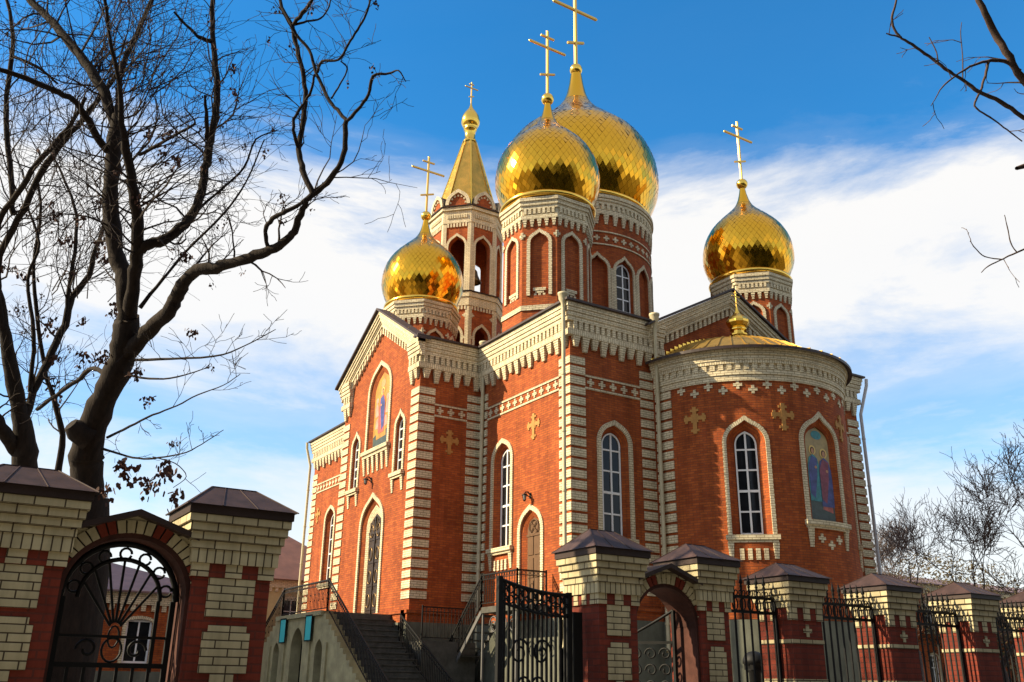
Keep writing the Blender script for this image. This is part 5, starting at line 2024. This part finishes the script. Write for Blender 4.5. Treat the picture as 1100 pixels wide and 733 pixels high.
LA['a16'] = limb(mb, [(150, 166, 12.6, 4.5), (180, 150, 12.3, 4.2), (205, 136, 12.1, 3.6), (209, 130, 12.1, 2.4), (198, 116, 12.1, 1.6)], rnd, 5)
dens = {'a1': 1.6, 'a1a': 3.2, 'a1b': 2.6, 'a1c': 4.0, 'a2': 2.8, 'a3': 1.8, 'a4': 2.4, 'a4a': 1.8, 'a4b': 2.0, 'a5': 2.2, 'a5a': 1.8, 'a6': 2.0, 'a8': 2.2, 'a9': 2.2, 'a10': 1.8, 'a11': 2.4, 'a14': 2.6, 'a15': 2.2, 'a16': 2.0, 'a3a': 2.0, 'a7': 1.6, 'a13': 2.0, 'a5b': 1.4, 'a5c': 1.5, 'a6b': 1.0, 'a12': 1.0, 'a3b': 1.0}
length = {'a1': 1.2, 'a1a': 1.5, 'a1b': 1.2, 'a1c': 1.5, 'a2': 1.4, 'a3': 1.1, 'a4': .95, 'a4a': .35, 'a4b': .6, 'a5': .65, 'a6': .6, 'a8': .5, 'a9': .45, 'a10': .5, 'a11': .4, 'a14': .8, 'a15': .7}
for k_, (pl_, rl_) in LA.items():
    sprout(tw, pl_, rl_, rnd, dens.get(k_, 1.0)*1.9, length.get(k_, .55), 2 if length.get(k_, .55) > .7 else 1, lf, up=.35, lo=.12, kids=4)
# long shoots fanning up and right from the old crown
for k in range(64):
    p = lift(rnd.uniform(95, 170), rnd.uniform(60, 230), rnd.uniform(12, 13.8))
    ang = rnd.uniform(.15, 1.5)
    q = (_rt*math.cos(ang)+_up*math.sin(ang)+_fw*rnd.uniform(-.5, .5)).normalized()
    twig(tw, p, q, rnd.uniform(1.0, 2.2), .010, 1, rnd, .08, 4, 5, lf, .20)
for px_, py_, s_ in ((135, 492, .10), (140, 498, .12), (178, 494, .10), (184, 500, .11), (158, 512, .09), (162, 516, .09), (190, 524, .10), (115, 520, .09), (146, 398, .08), (160, 425, .06), (253, 70, .06), (252, 97, .06), (190, 168, .08), (175, 162, .06), (208, 352, .06), (305, 209, .05), (90, 378, .08), (112, 376, .07), (60, 226, .07), (90, 232, .06), (180, 140, .07), (160, 140, .07), (150, 210, .06), (200, 270, .07)):
    leafclump(lf, lift(px_, py_, 12.0+rnd.uniform(-.3, .4)), rnd, s_, 26)
mb.build('trunk', M['bark'], big)
tw.build('twigs', M['twig'], big)
lf.build('seed_clusters', M['dryleaf'], big)

# --- second tree at the left edge
rnd = random.Random(5)
tB = lift(22, 520, 14.6)
sec = thing('bare_tree', 'bare tree at the left edge behind the first gate pillar', 'tree', (tB.x, tB.y, 0), 'bare trees')
mb, tw, lf = MB(), MB(), MB()
mb.tube([Vector((tB.x+.1, tB.y, 0)), Vector((tB.x, tB.y, 1.5)), Vector((tB.x, tB.y, 3.0)), lift(24, 512, 14.6)], [.42, .33, .27, .22], 12)
LB = {}
LB['b1'] = limb(mb, [(24, 515, 14.6, 38), (27, 485, 14.6, 33), (22, 445, 14.6, 24), (12, 400, 14.6, 20), (4, 350, 14.6, 15), (-6, 300, 14.6, 12)], rnd, kw=.74, sides=11)
LB['b2'] = limb(mb, [(22, 490, 14.6, 20), (8, 470, 14.4, 20), (-8, 445, 14.2, 17), (-30, 410, 14, 14)], rnd, kw=.74, sides=9)
LB['b3'] = limb(mb, [(27, 450, 14.6, 11), (36, 421, 14.9, 12), (52, 388, 15.2, 12), (69, 349, 15.5, 11), (78, 319, 15.7, 10), (96, 296, 15.9, 8), (101, 273, 16, 7), (112, 240, 16.3, 5), (116, 200, 16.5, 4)], rnd, kw=.74, sides=8)
LB['b4'] = limb(mb, [(8, 385, 14.6, 9), (-2, 320, 14.5, 9), (0, 275, 14.4, 9), (20, 236, 14.4, 9), (45, 185, 14.4, 9), (70, 150, 14.4, 8), (95, 120, 14.5, 7), (125, 80, 14.6, 6), (150, 30, 14.8, 5), (170, -20, 15, 3)], rnd, kw=.74, sides=8)
LB['b5'] = limb(mb, [(-8, 300, 14.6, 10), (-2, 240, 14.4, 9), (18, 210, 14.2, 9), (40, 176, 14, 8), (62, 152, 13.9, 8), (80, 128, 13.8, 6), (92, 105, 13.7, 5)], rnd, kw=.74, sides=8)
LB['b6'] = limb(mb, [(14, 230, 14.4, 9), (12, 190, 14.6, 8), (6, 130, 14.8, 8), (10, 80, 15, 7), (14, 40, 15.1, 6), (6, -10, 15.3, 5)], rnd, kw=.74, sides=8)
LB['b7'] = limb(mb, [(62, 510, 15.4, 10), (67, 468, 15.4, 9), (58, 430, 15.4, 8), (48, 395, 15.5, 6), (40, 340, 15.6, 6), (36, 290, 15.7, 5), (44, 230, 15.9, 4), (40, 190, 16, 3)], rnd, kw=.74, sides=7)
LB['b8'] = limb(mb, [(32, 420, 14.8, 7), (36, 360, 15, 6), (30, 300, 15.2, 5), (42, 262, 15.4, 4), (28, 220, 15.6, 3)], rnd, kw=.74, sides=6)
LB['b9'] = limb(mb, [(70, 349, 15.5, 7), (74, 310, 15.6, 6), (80, 270, 15.8, 6), (82, 230, 16, 5), (70, 195, 16.2, 4), (58, 170, 16.3, 3)], rnd, kw=.74, sides=6)
LB['b10'] = limb(mb, [(12, 60, 15, 5), (40, 72, 15, 4), (62, 90, 15, 3)], rnd, kw=.74, sides=6)
for k_, (pl_, rl_) in LB.items():
    sprout(tw, pl_, rl_, rnd, 3.4, 1.2, 2, lf, up=.4, lo=.1, kids=4)
for k in range(80):
    p = lift(rnd.uniform(0, 130), rnd.uniform(60, 330), rnd.uniform(14, 16))
    ang = rnd.uniform(.3, 1.9)
    q = (_rt*math.cos(ang)+_up*math.sin(ang)+_fw*rnd.uniform(-.5, .5)).normalized()
    twig(tw, p, q, rnd.uniform(1.0, 2.0), .010, 1, rnd, .08, 4, 5, lf, .20)
for k in range(26):
    leafclump(lf, lift(rnd.uniform(0, 130), rnd.uniform(200, 440), rnd.uniform(14.2, 15.6)), rnd, rnd.uniform(.06, .10), 18)
mb.build('trunk', M['bark'], sec)
tw.build('twigs', M['twig'], sec)
lf.build('seed_clusters', M['dryleaf'], sec)

# --- tree whose branches reach in from the right
rnd = random.Random(8)
tC = lift(1290, 700, 9.5)
rt = thing('bare_tree', 'branches of a bare tree reaching in from the upper right', 'tree', (tC.x, tC.y, 0), 'bare trees')
mb, tw, lf = MB(), MB(), MB()
top_ = lift(1250, 330, 9.5)
mb.tube([Vector((tC.x, tC.y, 0)), Vector((tC.x, tC.y, 1.5)), lift(1280, 560, 9.5), top_], [.32, .27, .22, .17], 12)
LC = {}
LC['c1'] = limb(mb, [(1250, 335, 9.5, 34), (1215, 270, 9.4, 28), (1180, 200, 9.3, 22), (1140, 130, 9.2, 14), (1100, 86, 9.1, 10), (1085, 62, 9, 9), (1068, 34, 9, 9), (1055, 8, 8.9, 8), (1044, -25, 8.9, 6)], rnd, 9)
LC['c2'] = limb(mb, [(1175, 190, 9.3, 10), (1140, 150, 9.1, 8), (1100, 126, 9, 6), (1075, 110, 8.9, 5.5), (1052, 99, 8.8, 5), (1035, 87, 8.8, 4.6), (1015, 74, 8.7, 4.2), (998, 61, 8.7, 4), (980, 48, 8.6, 3.6), (966, 39, 8.6, 3.2), (958, 24, 8.6, 3.6), (962, 4, 8.6, 2.6), (964, -10, 8.6, 2)], rnd, 7)
LC['c2b'] = limb(mb, [(968, 40, 8.6, 2.6), (958, 38, 8.5, 2.2), (952, 36, 8.5, 1.8)], rnd, 5)
LC['c3'] = limb(mb, [(1095, 76, 9.1, 6), (1078, 66, 9, 5), (1060, 66, 8.9, 4), (1042, 72, 8.8, 3), (1026, 82, 8.7, 2.4), (1012, 94, 8.7, 2), (1006, 104, 8.7, 1.4), (1000, 114, 8.6, 1)], rnd, 6)
LC['c4'] = limb(mb, [(1062, 66, 8.9, 4), (1058, 82, 8.9, 3.6), (1053, 98, 8.8, 3), (1047, 114, 8.8, 2.6), (1060, 124, 8.8, 2.4), (1072, 132, 8.8, 2.2), (1085, 142, 8.8, 2), (1098, 152, 8.8, 1.6)], rnd, 6)
LC['c5'] = limb(mb, [(1240, 330, 9.5, 12), (1180, 270, 9.3, 7), (1130, 258, 9.1, 4), (1100, 268, 9, 2.4), (1078, 278, 9, 2), (1062, 286, 8.9, 1.6), (1054, 293, 8.9, 1)], rnd, 6)
LC['c5b'] = limb(mb, [(1076, 279, 9, 1.8), (1058, 276, 9, 1.6), (1048, 267, 8.9, 1.5), (1042, 259, 8.9, 1)], rnd, 5)
LC['c5c'] = limb(mb, [(1092, 271, 9, 1.8), (1086, 262, 9, 1.6), (1083, 248, 9, 1.5), (1079, 231, 9, 1)], rnd, 5)
LC['c6'] = limb(mb, [(1178, 200, 9.3, 9), (1150, 175, 9.2, 8), (1112, 176, 9.1, 7), (1092, 181, 9, 5)], rnd, 6)
LC['c7'] = limb(mb, [(1034, 86, 8.8, 1.8), (1034, 60, 8.8, 1.4), (1032, 38, 8.8, 1.2), (1033, 24, 8.8, .8)], rnd, 4)
LC['c8'] = limb(mb, [(1008, 70, 8.7, 2), (1006, 56, 8.7, 1.6), (998, 40, 8.7, 1.2)], rnd, 4)
for k_, (pl_, rl_) in LC.items():
    sprout(mb, pl_, rl_, rnd, 1.9, .36, 1, None, up=.25, lo=.3, kids=2)
mb.build('trunk', M['bark2'], rt)

# --- free bare trees for the background (own crown of limbs and twigs)
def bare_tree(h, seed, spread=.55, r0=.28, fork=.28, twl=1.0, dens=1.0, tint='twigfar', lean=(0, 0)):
    """root empty with a trunk mesh and a twigs mesh, standing at the origin"""
    rnd = random.Random(seed)
    t = bpy.data.objects.new('bare_tree', None)
    COL.objects.link(t)
    tr_, tw_ = MB(), MB()
    def grow(p, d, ln, r, lvl):
        n = 5
        pts, rad = [p], [r]
        for k in range(n):
            d = (d+Vector((rnd.gauss(0, 1), rnd.gauss(0, 1), rnd.gauss(0, .7)))*.11+Vector((0, 0, .06))).normalized()
            p = p+d*ln/n
            pts.append(p)
            rad.append(r*(1-.38*(k+1)/n))
        tr_.tube(pts, rad, 8 if lvl > 3 else 5)
        if lvl <= 0:
            for q in pts[1:]:
                for _ in range(2 if rnd.random() < dens-.4 else 1):
                    dd = (d+Vector((rnd.gauss(0, 1), rnd.gauss(0, 1), rnd.gauss(0, 1)))*.6).normalized()
                    twig(tw_, q, dd, twl*rnd.uniform(.5, 1.1), max(.015, r*.4), 1, rnd, .3, 3, 3, None, .22, .0095)
            return
        k = 2 if rnd.random() < .45 else 3
        a0 = rnd.uniform(0, 6.28)
        for j in range(k):
            a = a0+j*6.283/k+rnd.gauss(0, .3)
            o = d.orthogonal().normalized()
            o2 = d.cross(o)
            s_ = spread*rnd.uniform(.6, 1.25)
            nd = (d+(o*math.cos(a)+o2*math.sin(a))*s_).normalized()
            grow(pts[-1], nd, ln*rnd.uniform(.66, .86), rad[-1]*(.62 if k == 3 else .72), lvl-1)
        for q in pts[2:]:
            if rnd.random() < .5 and lvl < 4:
                dd = (d+Vector((rnd.gauss(0, 1), rnd.gauss(0, 1), rnd.gauss(0, 1)))*.8).normalized()
                twig(tw_, q, dd, twl*1.4*rnd.uniform(.6, 1.2), max(.017, r*.25), 2, rnd, .3, 3, 3, None, .22, .0095)
    grow(Vector((0, 0, -.1)), Vector((lean[0], lean[1], 1)).normalized(), h*fork, r0, 4)
    tr_.build('trunk', M['bark2'], t)
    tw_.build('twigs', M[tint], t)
    return t
def place(t, x, y, label, rz=0, s=1.0):
    t.location = (x, y, 0)
    t.rotation_euler = (0, 0, rz)
    t.scale = (s, s, s)
    t['label'] = label
    t['category'] = 'tree'
    t['group'] = 'bare trees'
    return t
def at(px, D):
    """ground position below a photograph pixel column at horizontal distance D"""
    v = lift(px, 700, 1.0)-CAM
    v.z = 0
    v.normalize()
    return v.x*D, v.y*D
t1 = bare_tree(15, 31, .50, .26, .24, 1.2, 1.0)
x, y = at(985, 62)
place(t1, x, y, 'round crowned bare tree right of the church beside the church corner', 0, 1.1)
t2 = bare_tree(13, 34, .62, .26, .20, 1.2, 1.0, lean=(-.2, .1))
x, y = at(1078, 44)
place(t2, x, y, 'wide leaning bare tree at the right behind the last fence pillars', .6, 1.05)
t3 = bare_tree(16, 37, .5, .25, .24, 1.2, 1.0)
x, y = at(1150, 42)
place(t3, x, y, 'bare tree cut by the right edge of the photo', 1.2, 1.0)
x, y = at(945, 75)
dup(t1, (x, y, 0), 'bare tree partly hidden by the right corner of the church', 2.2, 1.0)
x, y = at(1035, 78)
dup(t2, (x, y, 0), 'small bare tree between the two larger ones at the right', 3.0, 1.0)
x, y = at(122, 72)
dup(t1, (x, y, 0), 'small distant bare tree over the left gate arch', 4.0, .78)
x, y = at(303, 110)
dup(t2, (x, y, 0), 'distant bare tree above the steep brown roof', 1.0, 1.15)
# tall dark evergreens across the road behind the viewpoint (seen in the gold of the domes)
M['spruce'] = mat('dark_spruce_needles', (.020, .026, .012), .9, noise=.4, nscale=.8)
def spruce(h, seed):
    rnd = random.Random(seed)
    t = thing('evergreen_tree', 'tall dark evergreen tree across the road behind the viewpoint', 'tree', (0, 0, 0), 'evergreens behind the viewpoint')
    mb = MB()
    mb.tube([(0, 0, 0), (0, 0, h*.5), (0, 0, h)], [.45, .3, .03], 7)
    mb.build('trunk', M['bark'], t)
    mb = MB()
    for k in range(5200):
        u = rnd.random()**.75
        z = h*(.06+.94*(1-u))
        a = rnd.uniform(0, 6.283)
        rr = (h*.19*u+.25)*rnd.uniform(.25, 1.0)*(.8+.2*math.sin(z*2.1+a))
        c = Vector((rr*math.cos(a), rr*math.sin(a), z-rr*.25))
        o = Vector((math.cos(a), math.sin(a), -.45))*rnd.uniform(.5, 1.0)
        w = Vector((-math.sin(a), math.cos(a), rnd.gauss(0, .3)))*rnd.uniform(.25, .5)
        mb.face([c-o*.5, c+w, c+o, c-w])
    mb.build('crown', M['spruce'], t)
    return t
sp = spruce(33, 12)
sp.location = (-46, -12, 0)
for k in range(1, 21):
    dup(sp, (-46+4.4*k+rnd.uniform(-1, 1), -12-4*(k % 2), 0), 'tall dark evergreen tree across the road behind the viewpoint', k*1.3, rnd.uniform(.88, 1.2))

# shrubs at the far right foot
def shrub(x, y, rx, rz, label, seed, n=14000):
    rnd = random.Random(seed)
    t = thing('shrub', label, 'shrub', (x, y, 0), 'shrubs behind the bare trees')
    mb = MB()
    lobes = [(rnd.uniform(-.8, .8)*rx, rnd.uniform(-.5, .5)*rx, rnd.uniform(.45, .8)*rz, rnd.uniform(.35, .6)) for _ in range(9)]
    for k in range(n):
        lx, ly, lz, lr = rnd.choice(lobes)
        v = Vector((rnd.gauss(0, 1), rnd.gauss(0, 1), rnd.gauss(0, 1))).normalized()*rnd.uniform(.6, 1)**.5
        c = Vector((x+lx+v.x*rx*lr, y+ly+v.y*rx*lr, max(.1, lz+v.z*rz*lr*.7)))
        a = Vector((rnd.gauss(0, 1), rnd.gauss(0, 1), rnd.gauss(0, 1))).normalized()*rnd.uniform(.07, .15)
        b = a.orthogonal().normalized()*rnd.uniform(.05, .11)
        mb.face([c-a, c+b, c+a, c-b])
    mb.build('foliage', M['hedge'], t)
    mb = MB()
    for k in range(7):
        lx, ly, lz, lr = lobes[k]
        mb.tube([(x+lx*.2, y+ly*.2, 0), (x+lx*.6, y+ly*.6, lz*.5), (x+lx, y+ly, lz*1.1)], [.12, .08, .02], 5)
    mb.build('stem', M['bark2'], t)
x, y = at(1000, 82)
shrub(x, y, 7.5, 10.5, 'tall olive brown shrub mass right of the church behind the trees', 3)
x, y = at(1075, 90)
shrub(x, y, 8, 9.0, 'olive shrub mass behind the wide leaning bare tree', 4)
